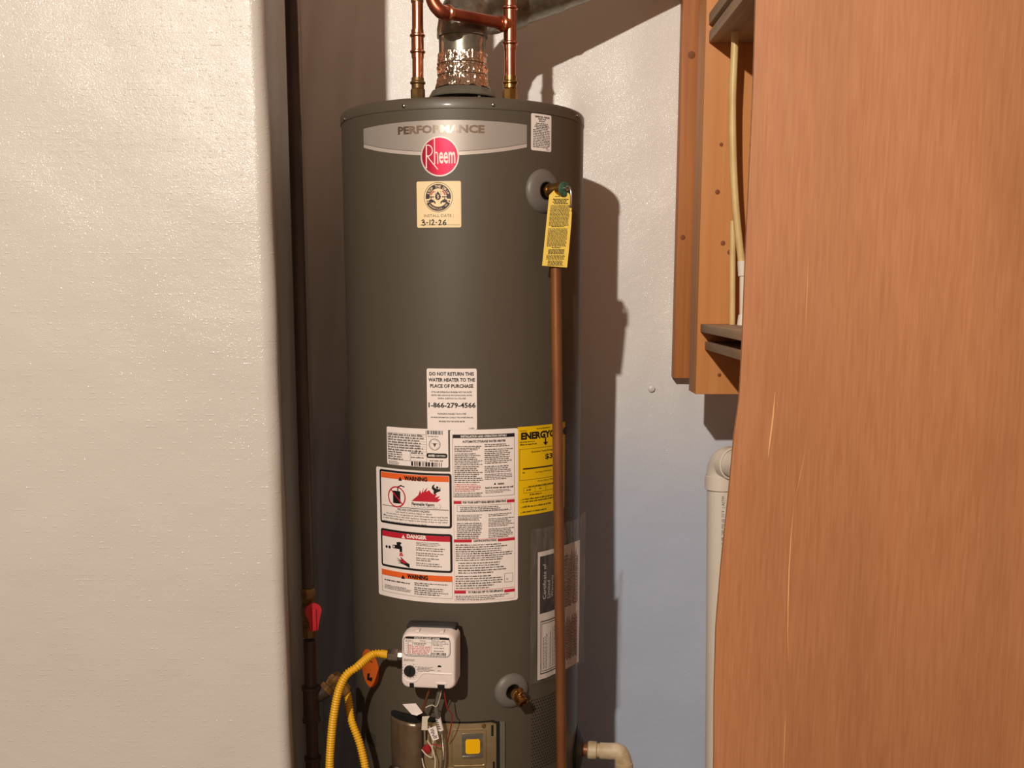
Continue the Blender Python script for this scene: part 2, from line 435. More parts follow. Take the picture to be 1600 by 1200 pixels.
    def text(s, m, body, s0, h0, s1, h1, off=0.0012, bold=0.0, rot=False):
        vs, fs, x0, x1, y0, y1 = textmesh(body, bold)
        if rot:
            pts = [(s1 - (v[1] - y0) / (y1 - y0) * (s1 - s0), h0 + (v[0] - x0) / (x1 - x0) * (h1 - h0)) for v in vs]
        else:
            pts = [(s0 + (v[0] - x0) / (x1 - x0) * (s1 - s0), h0 + (v[1] - y0) / (y1 - y0) * (h1 - h0)) for v in vs]
        s.put(m, off, pts, fs)
    def arctext(s, m, body, c, r, size, a_mid, sweep, off=0.0013, bold=0.03, inward=False):
        n = len(body)
        for i, ch in enumerate(body):
            if ch == ' ': continue
            vs, fs, x0, x1, y0, y1 = textmesh(ch, bold); xm = (x0 + x1) / 2
            t = (i + 0.5) / n - 0.5
            a = math.radians(a_mid - t * sweep) if not inward else math.radians(a_mid + t * sweep)
            up = (math.cos(a), math.sin(a)) if not inward else (-math.cos(a), -math.sin(a))
            rt = (up[1], -up[0])
            o = (c[0] + r * math.cos(a), c[1] + r * math.sin(a))
            pts = [(o[0] + ((v[0] - xm) * rt[0] + (v[1] - 0.35) * up[0]) * size, o[1] + ((v[0] - xm) * rt[1] + (v[1] - 0.35) * up[1]) * size) for v in vs]
            s.put(m, off, pts, fs)
    def tiny(s, m, s0, h0, s1, h1, n, off=0.0010, fill=0.5, ragged=0.25, seed=1, center=False, dens=0.72):
        """n rows of print too small to read: words made of short strokes"""
        rnd = random.Random(seed); row = (h1 - h0) / n; xh = row * fill; pts = []; fs = []
        for k in range(n):
            top = h1 - k * row - row * 0.15; L = (s1 - s0) * (1 - ragged * rnd.random() * (1.6 if k == n - 1 else 1))
            a = s0 if not center else (s0 + s1 - L) / 2; e = a + L; x = a
            while x < e:
                wl = rnd.randint(2, 8); 
                for q in range(wl):
                    if x > e: break
                    hh = xh * (1.35 if rnd.random() < 0.22 else 1.0); w = xh * dens * rnd.uniform(0.35, 0.75)
                    b = top - xh * 1.35
                    i0 = len(pts); pts += [(x, b), (x + w, b), (x + w, b + hh), (x, b + hh)]; fs.append((i0, i0 + 1, i0 + 2, i0 + 3))
                    x += w + xh * 0.22
                x += xh * 0.6
        s.put(m, off, pts, fs)
    def barcode(s, m, s0, h0, s1, h1, seed=3, off=0.0010, unit=None):
        rnd = random.Random(seed); x = s0; u = unit or (s1 - s0) / 46
        while x < s1:
            w = u * rnd.choice([1, 1, 2, 3]); s.rect(m, x, h0, min(x + w, s1), h1, off); x += w + u * rnd.choice([1, 1, 2])
    def build(s, base_name, base_mat, parent, label=None):
        """first layer becomes the sticker part, others its print sub-parts"""
        ly = dict(s.layers); b = ly.pop(base_mat).build(base_name, base_mat, parent, smooth=30)
        if label: b['label'] = label
        for m, mb in ly.items():
            mb.build('print', m, b, smooth=0)
        return b

# ================================================================== SETTING
YB, XC, YC = 2.525, -0.383, 1.71             # back wall, alcove return, front face of left wall
def structure(mb, name, m, smooth=60):
    return tag(mb.build(name, m, None, smooth), kind='structure')
MB().box((-2.2, -1.2, -0.06), (2.2, 2.9, 0.0)).build('floor', 'concrete', None)['kind'] = 'structure'

def sheet(profile, z0, z1, nz, wob, thick_dir=None):
    """vertical sheet along a plan profile [(x,y,nx,ny)] with soft wrinkles"""
    vs = []; fs = []; n = len(profile)
    for j in range(nz + 1):
        z = z0 + (z1 - z0) * j / nz
        for (x, y, nx, ny) in profile:
            d = wob(x, y, z); vs.append((x + nx * d, y + ny * d, z))
    for j in range(nz):
        for i in range(n - 1):
            a = j * n + i; fs.append((a, a + 1, a + 1 + n, a + n))
    return MB().add(vs, fs)
prof = []
for i in range(90):
    x = -2.1 + (XC - 0.022 + 2.1) * i / 89; prof.append((x, YC, 0, -1))
for i in range(1, 10):
    a = math.pi / 2 * i / 10; prof.append((XC - 0.022 + 0.022 * math.sin(a), YC + 0.022 - 0.022 * math.cos(a), math.sin(a), -math.cos(a)))
for i in range(61):
    t = i / 60; prof.append((XC - 0.016 * min(1, t * 5) - 0.080 * t, YC + 0.022 + (YB + 0.02 - YC - 0.022) * t, .99, -.12))
def wob_left(x, y, z):
    v = Vector((x * 3.2, y * 3.2, z * 2.4)); d = 0.004 * mnoise.noise(v) + 0.002 * mnoise.noise(v * 3.1)
    if y > YC + 0.04:
        t = min(1, (y - YC - 0.04) / 0.1)
        d = d * 0.7 - 0.001
        if y > 1.95: d += min(1, (y - 1.95) / 0.1) * (0.006 * mnoise.noise(Vector((y * 17 - z * 3.0, z * 1.1, 4))) + 0.002 * mnoise.noise(Vector((y * 40 - z * 6, z * 2, 9))))
    return d
structure(sheet(prof, 0.0, 2.60, 120, wob_left), 'wall_left', 'vinyl', 80)
prof = [(-0.50 + 2.5 * (i / 170) ** 1.25, YB, 0, -1) for i in range(171)]
def wob_back(x, y, z):
    v = Vector((x * 3.5, 7, z * 2.6))
    d = 0.006 * mnoise.noise(v) + 0.0022 * mnoise.noise(v * 2.7)
    if x < -.28: d += min(1, (-.28 - x) / .05) * (0.007 * mnoise.noise(Vector((x * 26 - z * 3.2, z * 1.0, 4))) + 0.003 * mnoise.noise(Vector((x * 60 - z * 7, z * 2, 9))))
    d += 0.010 * math.exp(-((x - 0.13 - 0.25 * (z - 1.62)) / 0.03) ** 2) * math.exp(-((z - 1.60) / 0.06) ** 2)
    d += 0.006 * math.exp(-((x - 0.38 + 0.12 * (z - 1.2)) / 0.02) ** 2) * math.exp(-((z - 1.08) / 0.12) ** 2)
    return d
structure(sheet(prof, 0.0, 2.60, 140, wob_back), 'wall_back', 'vinyl_back', 80)
bt = at(1018, 607, YB - 0.004)
b = MB().lathe([(0.0008, 0.004), (0.005, 0.0035), (0.008, 0.0015), (0.0085, -0.003)], bt, (0, -1, 0), 20).build('insulation_pin', 'vinyl_back')
tag(b, 'small round pale pin head on the back wall left of the studs', 'pin')

# ================================================================== WATER HEATER
ZT = at(727, 150, HY - HR).z               # top edge of lid
ZL = at(727, 169, HY - HR).z               # lid seam
heater = empty('water_heater', (HX, HY, 0), 'tall grey gas water heater covered in printed labels', 'water heater')
mb = MB().lathe([(0.0, 0.03), (HR - 0.012, 0.03), (HR - 0.004, 0.034), (HR, 0.044), (HR, 0.5), (HR, 1.0), (HR, ZL + 0.004)], (HX, HY, 0), (0, 0, 1), 128)
mb.build('jacket', 'jacket', heater, 50)
for k in range(3):
    a = math.radians(30 + 120 * k); c = Vector((HX + 0.17 * math.cos(a), HY + 0.17 * math.sin(a), 0))
    MB().lathe([(0.028, 0.0), (0.028, 0.006), (0.02, 0.03)], c, (0, 0, 1), 20, True, True).build('foot', 'galv_dark', heater)
lid = MB().lathe([(HR - 0.0006, ZL - 0.0008), (HR + 0.0012, ZL), (HR + 0.0014, ZL + 0.0015), (HR + 0.0010, ZT - 0.005), (HR - 0.0015, ZT - 0.001), (HR - 0.006, ZT), (0.0, ZT + 0.002)], (HX, HY, 0), (0, 0, 1), 128).build('lid', 'lid', heater, 50)
for px, py in ((631, 165.5), (770.5, 163.5), (903, 180.5), (537, 186)):
    s, h = P(px, py, HR + 0.002); th = s / HR; n = Vector((math.sin(th), -math.cos(th), 0))
    MB().lathe([(0.0001, 0.0032), (0.0022, 0.0028), (0.0036, 0.0014), (0.0038, -0.003)], W(s, h, 0.0012), n, 14).build('screw', 'steel', lid)

# ---- nameplate
art = Art(W); sC = P(693, 215)[0]
s0, s1 = P(568.5, 213)[0], P(823, 208)[0]; hT = P(700, 187.5)[1]; hLs = P(569, 231)[1]; hC = P(692, 243)[1]; hTs = P(569, 193)[1]
def lo(x): t = (x - sC) / ((s1 - s0) / 2); return hC + (hLs - hC) * 0.9 * t * t
def strip(m, f0, f1, off, n=40, a=s0, b=s1):
    pts = []; fs = []
    for i in range(n + 1):
        x = a + (b - a) * i / n; pts += [(x, f0(x)), (x, f1(x))]
    for i in range(n): fs.append((2 * i, 2 * i + 2, 2 * i + 3, 2 * i + 1))
    art.put(m, off, pts, fs)
strip('silver', lambda x: lo(x) + 0.007, lambda x: hT - 0.002 * ((x - sC) / 0.12) ** 2, 0.0006)
strip('silver_light', lo, lambda x: lo(x) + 0.0062, 0.0006)
strip('ink_grey', lambda x: lo(x) + 0.0060, lambda x: lo(x) + 0.0072, 0.0004)
t0, t1 = P(622, 201)[0], P(757, 201)[0]; ha, hb = P(690, 208)[1], P(690, 195)[1]
art.text('chrome', 'PERFORMANCE', t0, ha, t1, hb, 0.0009, 0.045)
art.build('nameplate', 'silver', heater, 'curved silver nameplate with chrome lettering')
# ---- round logo
art = Art(W); c = P(687, 244.5); r = (P(717, 244)[0] - P(657, 244)[0]) / 2; rv = (P(687, 213)[1] - P(687, 276)[1]) / 2; R_ = (r + rv) / 2
art.disc('silver_light', c, R_, 0.0012, n=48)
art.disc('logo_red', c, R_ * 0.925, 0.0015, n=48)
def q(x, y): return (c[0] + (x - 442) / 190 * 0.0 + ((x - 295) / 190.0) * R_, c[1] - ((y - 412) / 202.0) * R_)   # from enlarged crop
wl = 0.0016
art.line('ink_white', [q(163, 525), q(166, 300)], wl * 1.25, 0.0018)
arcp = [q(166, 300)] + [q(180 + 45 * math.sin(math.radians(a)), 352 - 55 * math.cos(math.radians(a))) for a in range(0, 181, 18)] + [q(168, 410)]
art.line('ink_white', arcp, wl, 0.0018)
art.line('ink_white', [q(172, 400), q(200, 445), q(276, 540)], wl, 0.0018)
art.line('ink_white', [q(247, 222), q(247, 486)], wl * 1.1, 0.0018)
art.line('ink_white', [q(247, 385), q(258, 372), q(270, 372), q(277, 388), q(278, 486)], wl, 0.0018)
a0 = q(290, 486); a1 = q(448, 366)
art.text('ink_white', 'eem', a0[0], a0[1], a1[0], a1[1], 0.0018, 0.018)
art.disc('ink_white', q(417, 502), 0.0006, 0.0018, n=10)
art.build('logo_badge', 'silver_light', heater, 'round red badge with white script lettering')
# ---- install date sticker
art = Art(W); b = BX(651.5, 283, 720.5, 355.5)
art.rrect('cream_lbl', *b, 0.003, 0.0006)
def q(x, y): return (b[0] + (x - 90) / (1112 - 90) * (b[2] - b[0]), b[3] - (y - 66) / (1140 - 66) * (b[3] - b[1]))
c = q(595, 437); k = (b[2] - b[0]) / 1022.0
art.ring('ink_brown', c, 318 * k, 328 * k, n=60)
art.ring('ink_navy', c, 195 * k, 288 * k, -8, 188, n=60)
art.ring('ink_navy', c, 212 * k, 300 * k, 207, 333, n=40)
art.ring('ink_redtext', c, 150 * k, 185 * k, 125, 165, off=0.0008, n=12); art.ring('ink_redtext', c, 150 * k, 185 * k, 15, 55, off=0.0008, n=12)
art.arctext('cream_lbl2', 'STOP THE DRIP', c, 238 * k, 78 * k, 90, 150, 0.0014, 0.02)
art.arctext('cream_lbl2', 'NASHVILLE, TN', c, 255 * k, 50 * k, 270, 105, 0.0014, 0.02, True)
dc = q(590, 430)
art.poly('ink_navy', [q(590, 295), q(560, 345), q(535, 385), q(522, 425), q(535, 470), q(565, 495), q(590, 500), q(620, 494), q(645, 470), q(658, 425), q(645, 385), q(620, 345)], 0.0010)
art.line('cream_lbl2', [q(575, 380), q(608, 400), q(575, 425), q(612, 445), q(580, 465)], 14 * k, 0.0013)
for sx in (-1, 1):
    X = lambda x: 590 + sx * (x - 590)
    art.line('ink_navy', [q(X(690), 428), q(X(805), 428)], 16 * k)
    for xx in (700, 745, 795): art.disc('ink_navy', q(X(xx), 428), 16 * k, 0.0011, n=12)
    art.line('ink_navy', [q(X(745), 430), q(X(745), 500)], 16 * k)
    art.poly('ink_navy', [q(X(705), 490), q(X(785), 490), q(X(800), 530), q(X(775), 560), q(X(715), 560), q(X(690), 545), q(X(672), 580), q(X(640), 580), q(X(655), 535), q(X(690), 510)])
    art.text('ink_navy', '20' if sx < 0 else '18', *( (q(325, 552)[0], q(325, 552)[1], q(385, 505)[0], q(385, 505)[1]) if sx < 0 else (q(812, 552)[0], q(812, 552)[1], q(865, 505)[0], q(865, 505)[1])), 0.0010, 0.02)
    for yy in (300, 350): art.line('ink_grey', [q(X(640), yy), q(X(665), yy + 25)], 8 * k)
art.text('ink_brown', 'INSTALL DATE :', *q(262, 895), *q(940, 832), 0.0010, -0.005)
art.line('ink_grey', [q(160, 1078), q(1075, 1078)], 7 * k)
def hand(pts): art.line('ink', [q(*p) for p in pts], 20 * k, 0.0013)
hand([(208, 975), (245, 955), (268, 985), (225, 1020), (275, 1025), (285, 1060), (250, 1085), (205, 1070)])
hand([(318, 1025), (350, 1025)]); hand([(400, 960), (398, 1078)])
hand([(440, 985), (465, 955), (490, 975), (480, 1020), (438, 1075), (510, 1072)]); hand([(535, 1022), (560, 1022)])
hand([(605, 990), (630, 962), (655, 985), (640, 1030), (600, 1080), (668, 1072)])
hand([(760, 965), (715, 1005), (700, 1050), (725, 1080), (765, 1065), (765, 1030), (725, 1030), (708, 1050)])
M['cream_lbl2'] = M['cream_lbl']
art.build('install_sticker', 'cream_lbl', heater, 'cream square sticker with a round emblem and handwritten date')
# ---- relief valve notice
art = Art(W); b = BX(829.5, 178.5, 861, 236)
art.rrect('white_lbl', *b, 0.003, 0.0006)
w, hgt = b[2] - b[0], b[3] - b[1]
def sub(u0, v0, u1, v1): return (b[0] + w * u0, b[3] - hgt * v1, b[0] + w * u1, b[3] - hgt * v0)
art.text('ink', 'TEMPERATURE - PRESSURE', *sub(.16, .055, .88, .10), 0.001, 0.03)
art.text('ink', 'RELIEF VALVE', *sub(.33, .115, .70, .155), 0.001, 0.03); art.text('ink', 'IMPORTANT', *sub(.36, .175, .66, .21), 0.001, 0.03)
art.tiny('ink', *sub(.14, .23, .88, .41), 4, seed=2, center=True, fill=0.6)
art.tiny('ink', *sub(.08, .415, .94, .92), 11, seed=5, ragged=0.08)
art.tiny('ink_grey', *sub(.74, .93, .92, .965), 1, seed=8)
art.build('valve_notice', 'white_lbl', heater, 'small white notice high on the right')
# ---- do not return
art = Art(W); b = BX(667.5, 576, 745, 672)
art.rrect('white_lbl', *b, 0.003, 0.0009); w, hgt = b[2] - b[0], b[3] - b[1]
for t, v0, v1, u0, u1 in (('DO NOT RETURN THIS', .055, .115, .055, .945), ('WATER HEATER TO THE', .152, .212, .035, .965), ('PLACE OF PURCHASE', .25, .31, .07, .93)):
    art.text('ink', t, *sub(u0, v0, u1, v1), 0.0014, 0.03)
for t, v0, u0, u1 in (('IF YOU ARE EXPERIENCING PROBLEMS WITH THIS WATER', .367, .095, .90), ('HEATER, NEED ASSISTANCE WITH INSTALLATION, OR FOR', .42, .09, .905), ('GENERAL QUESTIONS CALL TOLL FREE', .47, .22, .78)):
    art.text('ink', t, *sub(u0, v0, u1, v0 + .027), 0.0014, 0.012)
art.text('ink', '1-866-279-4566', *sub(.03, .55, .975, .635), 0.0014, 0.026)
for t, v0, u0, u1 in (('TECHNICIANS AVAILABLE 7 DAYS A WEEK', .72, .21, .79), ('FOR MORE INFORMATION, CONSULT THE OWNERS MANUAL', .782, .075, .925), ('PROVIDED WITH THE WATER HEATER', .845, .24, .76)):
    art.text('ink', t, *sub(u0, v0, u1, v0 + .026), 0.0014, 0.012)
art.tiny('ink_grey', *sub(.84, .955, .97, .985), 1, seed=4, off=0.0014)
art.build('return_notice', 'white_lbl', heater, 'white notice with large black capitals and a phone number')
# ---- rating plate
art = Art(W); b = BX(605, 669.5, 700.5, 729)
art.rrect('white_lbl', *b, 0.003, 0.0006); w, hgt = b[2] - b[0], b[3] - b[1]
art.frame('ink_grey', *sub(.02, .15, .68, .86), 0.0005, 0.0010)
for i in range(7): art.rect('ink_grey', *sub(.02, .21 + i * .065, .68, .214 + i * .065), 0.0010)
art.tiny('ink', *sub(.03, .15, .66, .62), 7, seed=11, ragged=.2, off=0.0011, fill=.55)
art.tiny('ink', *sub(.03, .62, .36, .86), 4, seed=12, ragged=.5, off=0.0011, fill=.55)
art.rect('ink_grey', *sub(.415, .60, .42, .86), 0.0010); art.tiny('ink', *sub(.43, .60, .64, .68), 1, seed=13); art.tiny('ink', *sub(.43, .73, .64, .79), 1, seed=14)
art.rect('ink_grey', *sub(.42, .70, .68, .704), 0.0010)
art.barcode('ink', *sub(.67, .04, .92, .14)); art.tiny('ink_grey', *sub(.70, .17, .88, .21), 1, seed=16)
cc = (b[0] + w * .80, b[3] - hgt * .40); art.ring('ink_grey', cc, .0098, .0108, n=36); art.arctext('ink_grey', 'DESIGN CERTIFIED', cc, .0082, .0026, 90, 320, 0.001, 0)
art.line('ink_grey', [(cc[0] - .006, cc[1] + .002), (cc[0] + .006, cc[1] + .002)], .0006); art.poly('ink_grey', [(cc[0] - .0035, cc[1] + .002), (cc[0] + .0035, cc[1] + .002), (cc[0], cc[1] - .005)])
art.rrect('ink', *sub(.675, .63, .985, .755), 0.0035, 0.0010); art.text('ink_white', 'AHRI', *sub(.70, .66, .80, .725), 0.0014, .04); art.text('ink_white', 'CERTIFIED', *sub(.815, .675, .96, .72), 0.0014, .01)
art.tiny('ink', *sub(.72, .80, .93, .85), 1, seed=18)
art.tiny('ink_grey', *sub(.03, .89, .23, .99), 3, seed=19)
art.barcode('ink', *sub(.43, .87, .90, .985), seed=9)
art.build('rating_plate', 'white_lbl', heater, 'white rating plate with rows of data and barcodes')
# ---- large instruction sticker
art = Art(W)
sm = P(706, 800)[0]
bl = BX(590.5, 735, 706, 938); br = BX(706, 671, 809, 942.5)
hb0 = (bl[1] + br[1]) / 2
art.rrect('white_lbl', bl[0], hb0, sm + 0.006, bl[3], 0.004, 0.0006); art.rrect('white_lbl', sm - 0.002, hb0, br[2], br[3], 0.004, 0.00061)
def T(m, t, x0, y0, x1, y1, bold=0.02, off=0.0018): art.text(m, t, *BX(x0, y0, x1, y1), off, bold)
def MI(m, x0, y0, x1, y1, n, seed, **k): art.tiny(m, *BX(x0, y0, x1, y1), n, seed=seed, off=0.0018, **k)
def tri(m, x, y, sz, off=0.0018):
    c = P(x, y); k = sz; art.poly(m, [(c[0] - k, c[1] - k * .8), (c[0] + k, c[1] - k * .8), (c[0], c[1] + k)], off)
bb = BX(594.5, 738, 706, 823); art.rrect('ink', *bb, .005, .0010)
e = .0042; art.rrect('white_lbl2', bb[0] + e, bb[1] + e, bb[2] - e, bb[3] - e, .0018, .0013); M['white_lbl2'] = M['white_lbl']
hd = BX(599, 743.5, 700, 752.5); art.rect('ink_orange', bb[0] + e * 1.15, bb[3] - e * 1.15 - (hd[3] - hd[1]), bb[2] - e * 1.15, bb[3] - e * 1.15, .0015)
T('ink', 'WARNING', 632, 744.5, 668, 751.5, .055); tri('ink', 626, 748, .0042)
c = P(620.5, 776); rr = (P(634, 776)[0] - P(607, 776)[0]) / 2; rr = max(rr, .0155)
art.ring('ink_red', c, rr * .88, rr, off=.0020)
art.rect('ink', c[0] - rr * .42, c[1] - rr * .62, c[0] + rr * .42, c[1] + rr * .55, .0016)
art.line('ink', [(c[0] + rr * .15, c[1] + rr * .5), (c[0] + rr * .15, c[1] + rr * .95), (c[0] + rr * .5, c[1] + rr * 1.1), (c[0] + rr * .85, c[1] + rr)], .0022, .0017)
a = math.radians(135); art.line('ink_red', [(c[0] + rr * .9 * math.cos(a), c[1] + rr * .9 * math.sin(a)), (c[0] - rr * .9 * math.cos(a), c[1] - rr * .9 * math.sin(a))], .0026, .0020)
def cq(x, y): return P(580 + x / 5.0, 720 + y / 5.0)
flame = [(318, 312), (370, 268), (385, 228), (392, 258), (412, 208), (405, 248), (442, 206), (430, 242), (455, 228), (470, 250), (490, 262), (515, 258), (500, 285), (540, 275), (520, 298), (548, 298), (520, 322)]
art.poly('ink_red', [cq(*p) for p in flame], .0016)
art.disc('ink', cq(517, 207), .0022, .0018, n=14)
art.poly('ink', [cq(*p) for p in [(478, 195), (500, 180), (490, 202), (505, 215), (535, 222), (540, 200), (543, 235), (515, 245), (500, 262), (488, 255), (490, 232), (475, 215)]], .0018)
art.line('ink_grey', [cq(*p) for p in [(250, 210), (275, 225), (285, 260), (290, 310), (305, 345), (330, 355)]], .0005)
art.line('ink_grey', [cq(*p) for p in [(255, 202), (288, 225), (298, 290), (310, 325)]], .0005)
for i in range(9): art.ring('ink_grey', cq(330 + i * 25, 346 + i * 1.2), .0036, .0041, 200 if i < 8 else -90, 340 if i < 8 else 90, off=.0015, n=8)
T('ink', 'Flammable Vapors', 644, 785.5, 679, 791.5, .03)
x = BX(599, 794, 701, 795); art.rect('ink_grey', *x, .0016)
T('ink', 'FIRE AND EXPLOSION HAZARD', 622, 796, 672, 799.5, .01); T('ink', 'Can result in serious injury or death.', 619, 800.5, 676, 804, .005)
for i, t in enumerate(('Do not store or use gasoline or other flammable vapors and liquids', 'in the vicinity of this or any other appliance. Storage of or use of gasoline', 'or other flammable vapors or liquids in the vicinity of this or any other', 'appliance may result in serious injury or death.')):
    T('ink', t, 605 if i == 0 else 600, 805 + i * 3.7, (700 if i < 3 else 668), 808.2 + i * 3.7, .004)
tri('ink', 602, 803, .0020)
bb = BX(596.5, 832, 707, 892); art.rrect('ink', *bb, .005, .0010)
art.rrect('white_lbl2', bb[0] + e, bb[1] + e, bb[2] - e, bb[3] - e, .0018, .0013)
hd = BX(600, 837, 702, 845.5); art.rect('ink_red', bb[0] + e, bb[3] - e - (hd[3] - hd[1]), bb[2] - e, bb[3] - e, .0015)
T('ink_white', 'DANGER', 636.5, 835.6, 667, 842, .05); tri('ink_white', 631, 838.5, .0040)
art.line('ink_grey', [cq(305, 640), cq(305, 836)], .0006); art.line('ink_grey', [cq(102, 730), cq(225, 715), cq(303, 712)], .0006); art.line('ink_grey', [cq(285, 632), cq(287, 715)], .0005)
art.line('ink_grey', [cq(200, 830), cq(125, 748), cq(155, 735), cq(235, 728)], .0006)
art.disc('ink', cq(125, 668), .0028, .0017, n=14); art.disc('ink', cq(148, 672), .0030, .0017, n=14); art.ring('ink', cq(182, 668), .0022, .0036, off=.0017, n=16)
art.poly('ink', [cq(*p) for p in [(185, 655), (205, 655), (200, 635), (225, 632), (243, 640), (230, 655), (245, 672), (246, 712), (226, 710), (226, 690), (190, 682)]], .0017)
art.poly('ink', [cq(*p) for p in [(195, 752), (240, 775), (232, 745), (258, 772), (285, 795), (303, 806), (303, 836), (270, 815), (235, 800), (210, 795), (240, 792), (200, 772), (235, 780)]], .0017)
art.poly('ink_red', [cq(*p) for p in [(238, 760), (262, 778), (282, 800), (255, 800), (236, 782)]], .0019)
art.poly('ink_redtext', [cq(*p) for p in [(228, 715), (246, 715), (255, 745), (222, 742)]], .0015)
for i in range(5): MI('ink', 651, 847.5 + i * 8, 695, 854 + i * 8, 2 if i not in (0, 1, 2) else 3 if i == 0 else 2, 30 + i, ragged=.35, fill=.45)
hd = BX(597.5, 897, 707, 905.5); art.rect('ink_orange', *hd, .0013); T('ink', 'WARNING', 637, 898, 669, 904.8, .055); tri('ink', 630.5, 901.3, .0042)
fb = BX(597.5, 905, 707.5, 932); art.frame('ink_grey', hd[0], fb[1], hd[2], hd[1], .0005, .0010)
MI('ink', 602, 907, 644, 911, 1, 41, ragged=.1, fill=.4); MI('ink', 602, 916, 644, 923, 3, 42, ragged=.3, fill=.42)
MI('ink', 648, 911, 700, 917, 2, 43, ragged=.4, fill=.42); MI('ink', 648, 918.5, 700, 931, 4, 44, ragged=.3, fill=.42)
# right column
fb = BX(707.5, 679, 803.5, 776); art.frame('ink_grey', *fb, .0006, .0010)
hd = BX(707.5, 678.5, 803.5, 684); art.rect('ink', *hd, .0013); T('ink_white', 'INSTALLATION AND OPERATION DETAILS', 720, 679.6, 791, 683, .03)
T('ink', 'AUTOMATIC STORAGE WATER HEATER', 722.5, 687.5, 789.5, 691, .02)
MI('ink', 710, 696, 754, 706.5, 4, 51, fill=.42); MI('ink', 710, 707.5, 754, 727, 7, 52, fill=.42); MI('ink', 710, 727.5, 755, 755, 9, 53, fill=.42)
MI('ink_redtext', 710, 755.5, 755, 768, 5, 54, fill=.45); MI('ink', 710, 769, 755, 777, 3, 55, fill=.42)
MI('ink', 757, 692.5, 800, 698, 2, 56, fill=.42); MI('ink', 757, 700, 801, 724, 8, 57, fill=.42); MI('ink', 757, 726.5, 801, 738, 4, 58, fill=.42); MI('ink', 757, 739, 801, 749, 4, 59, fill=.42)
tri('ink', 773, 755.5, .0022); T('ink', 'WARNING', 777, 754, 787, 757, .02); MI('ink', 758, 759, 801, 763, 1, 60, ragged=.02, fill=.5); MI('ink_grey', 758, 764, 800, 770, 3, 61, fill=.42)
def redrow(y0, y1, xa, xb, xc, xd, t, ta, tb):
    art.rect('ink_red', *BX(xa, y0 + 1.2, xb, y1 + 1.2), .0013); art.rect('ink_red', *BX(xc, y0 - 1.4, xd, y1 - 1.4), .0013); T('ink', t, ta, y0 + .8, tb, y1 - .2, .025)
redrow(781.5, 786, 709, 721, 791.5, 803.5, 'FOR YOUR SAFETY READ BEFORE OPERATING', 723, 790)
fb = BX(709, 781, 803.5, 842); art.frame('ink_redtext', *fb, .0004, .0009)
fb = BX(714, 789, 798, 799); art.frame('ink_grey', *fb, .0005, .0010); MI('ink', 719, 790.3, 795, 798.5, 3, 62, fill=.45)
MI('ink', 714, 803.5, 757, 814, 5, 63, fill=.42); MI('ink', 714, 816, 757, 842, 9, 64, fill=.42); MI('ink', 763, 801, 803, 806, 2, 65, fill=.42); MI('ink', 763, 808, 803, 822, 6, 66, fill=.42); MI('ink', 763, 824, 803, 839, 6, 67, fill=.42)
redrow(842, 846, 709.5, 737, 777.5, 804, 'LIGHTING INSTRUCTIONS', 740, 775.5)
fb = BX(709.5, 842, 804, 921); art.frame('ink_redtext', *fb, .0004, .0009)
MI('ink', 712, 849, 801, 876, 8, 68, fill=.4, ragged=.3); MI('ink', 716, 877, 801, 896, 5, 69, fill=.4, ragged=.35); MI('ink', 712, 898, 786, 920, 6, 70, fill=.4, ragged=.3)
vb = BX(788, 895, 801, 909); art.frame('ink_grey', *vb, .0006, .0010); art.ring('ink_grey', ((vb[0] * 2 + vb[2]) / 3, vb[1] + .006), .0012, .0018, n=12)
redrow(921.5, 926, 710, 728, 787.5, 804, 'TO TURN GAS OFF TO THE APPLIANCE', 731, 785.5)
fb = BX(710, 921, 804, 938); art.frame('ink_redtext', *fb, .0004, .0009); MI('ink', 712, 929, 801, 937, 3, 71, fill=.4)
art.build('instruction_sticker', 'white_lbl', heater, 'large white stepped sticker with warning and danger panels')
# ---- yellow energy label
art = Art(W); b = BX(808.5, 664, 882, 799)
b = (P(808.5, 730)[0], (P(812, 807)[1] + P(862, 797)[1]) / 2, P(882, 725)[0], (P(812, 668.5)[1] + P(862, 661)[1]) / 2)
art.rect('yellow_guide', *b, 0.0006, 0.006); w, hgt = b[2] - b[0], b[3] - b[1]
def ex(x): return P(x, 730)[0]
def ev(y, x=840): return P(x, y)[1]
sA = ex(813.5); sB = sA + (ex(864.5) - sA) * 1.52
art.text('ink', 'ENERGYGUIDE', sA, ev(687, 820), sB, ev(675.5, 820), .0012, .05)
ay = ex(851.5); h1 = ev(683, 851); art.rect('ink', ay - .0016, h1 - .010, ay + .0016, h1, .0012); art.poly('ink', [(ay - .006, h1 - .009), (ay + .006, h1 - .009), (ay, h1 - .0155)], .0012)
def EX(x0, y0, x1, y1): return BX(x0, y0, x1, y1)
art.tiny('ink', *EX(812, 672, 824, 674), 1, seed=80, off=.0012); art.tiny('ink', *EX(838, 667, 863, 669.5), 1, seed=81, off=.0012)
art.tiny('ink', *EX(812, 688.5, 836, 691.5), 1, seed=82, off=.0012); art.tiny('ink', *EX(812, 692, 844, 695.5), 1, seed=83, off=.0012)
art.frame('ink', ex(811.5), ev(751, 812), b[2] - .008, ev(702, 812), .0005, .0011)
art.text('ink', 'Estimated Yearly Energy Cost', ex(830), ev(707.5, 835), ex(830) + (ex(862) - ex(830)) * 1.25, ev(704, 835), .0012, .005)
art.text('ink', '$3', ex(851), ev(717.5, 856), ex(862.3), ev(708.2, 856), .0012, .02)
art.rect('ink', ex(816.5), ev(733.8, 817), b[2] - .012, ev(731.8, 817), .0012)
art.tiny('ink', *EX(816, 737, 821, 740), 1, seed=84, off=.0012); art.text('ink', 'Cost Range of Similar Models', ex(836), ev(738.8, 840), ex(861), ev(736, 840), .0012, 0)
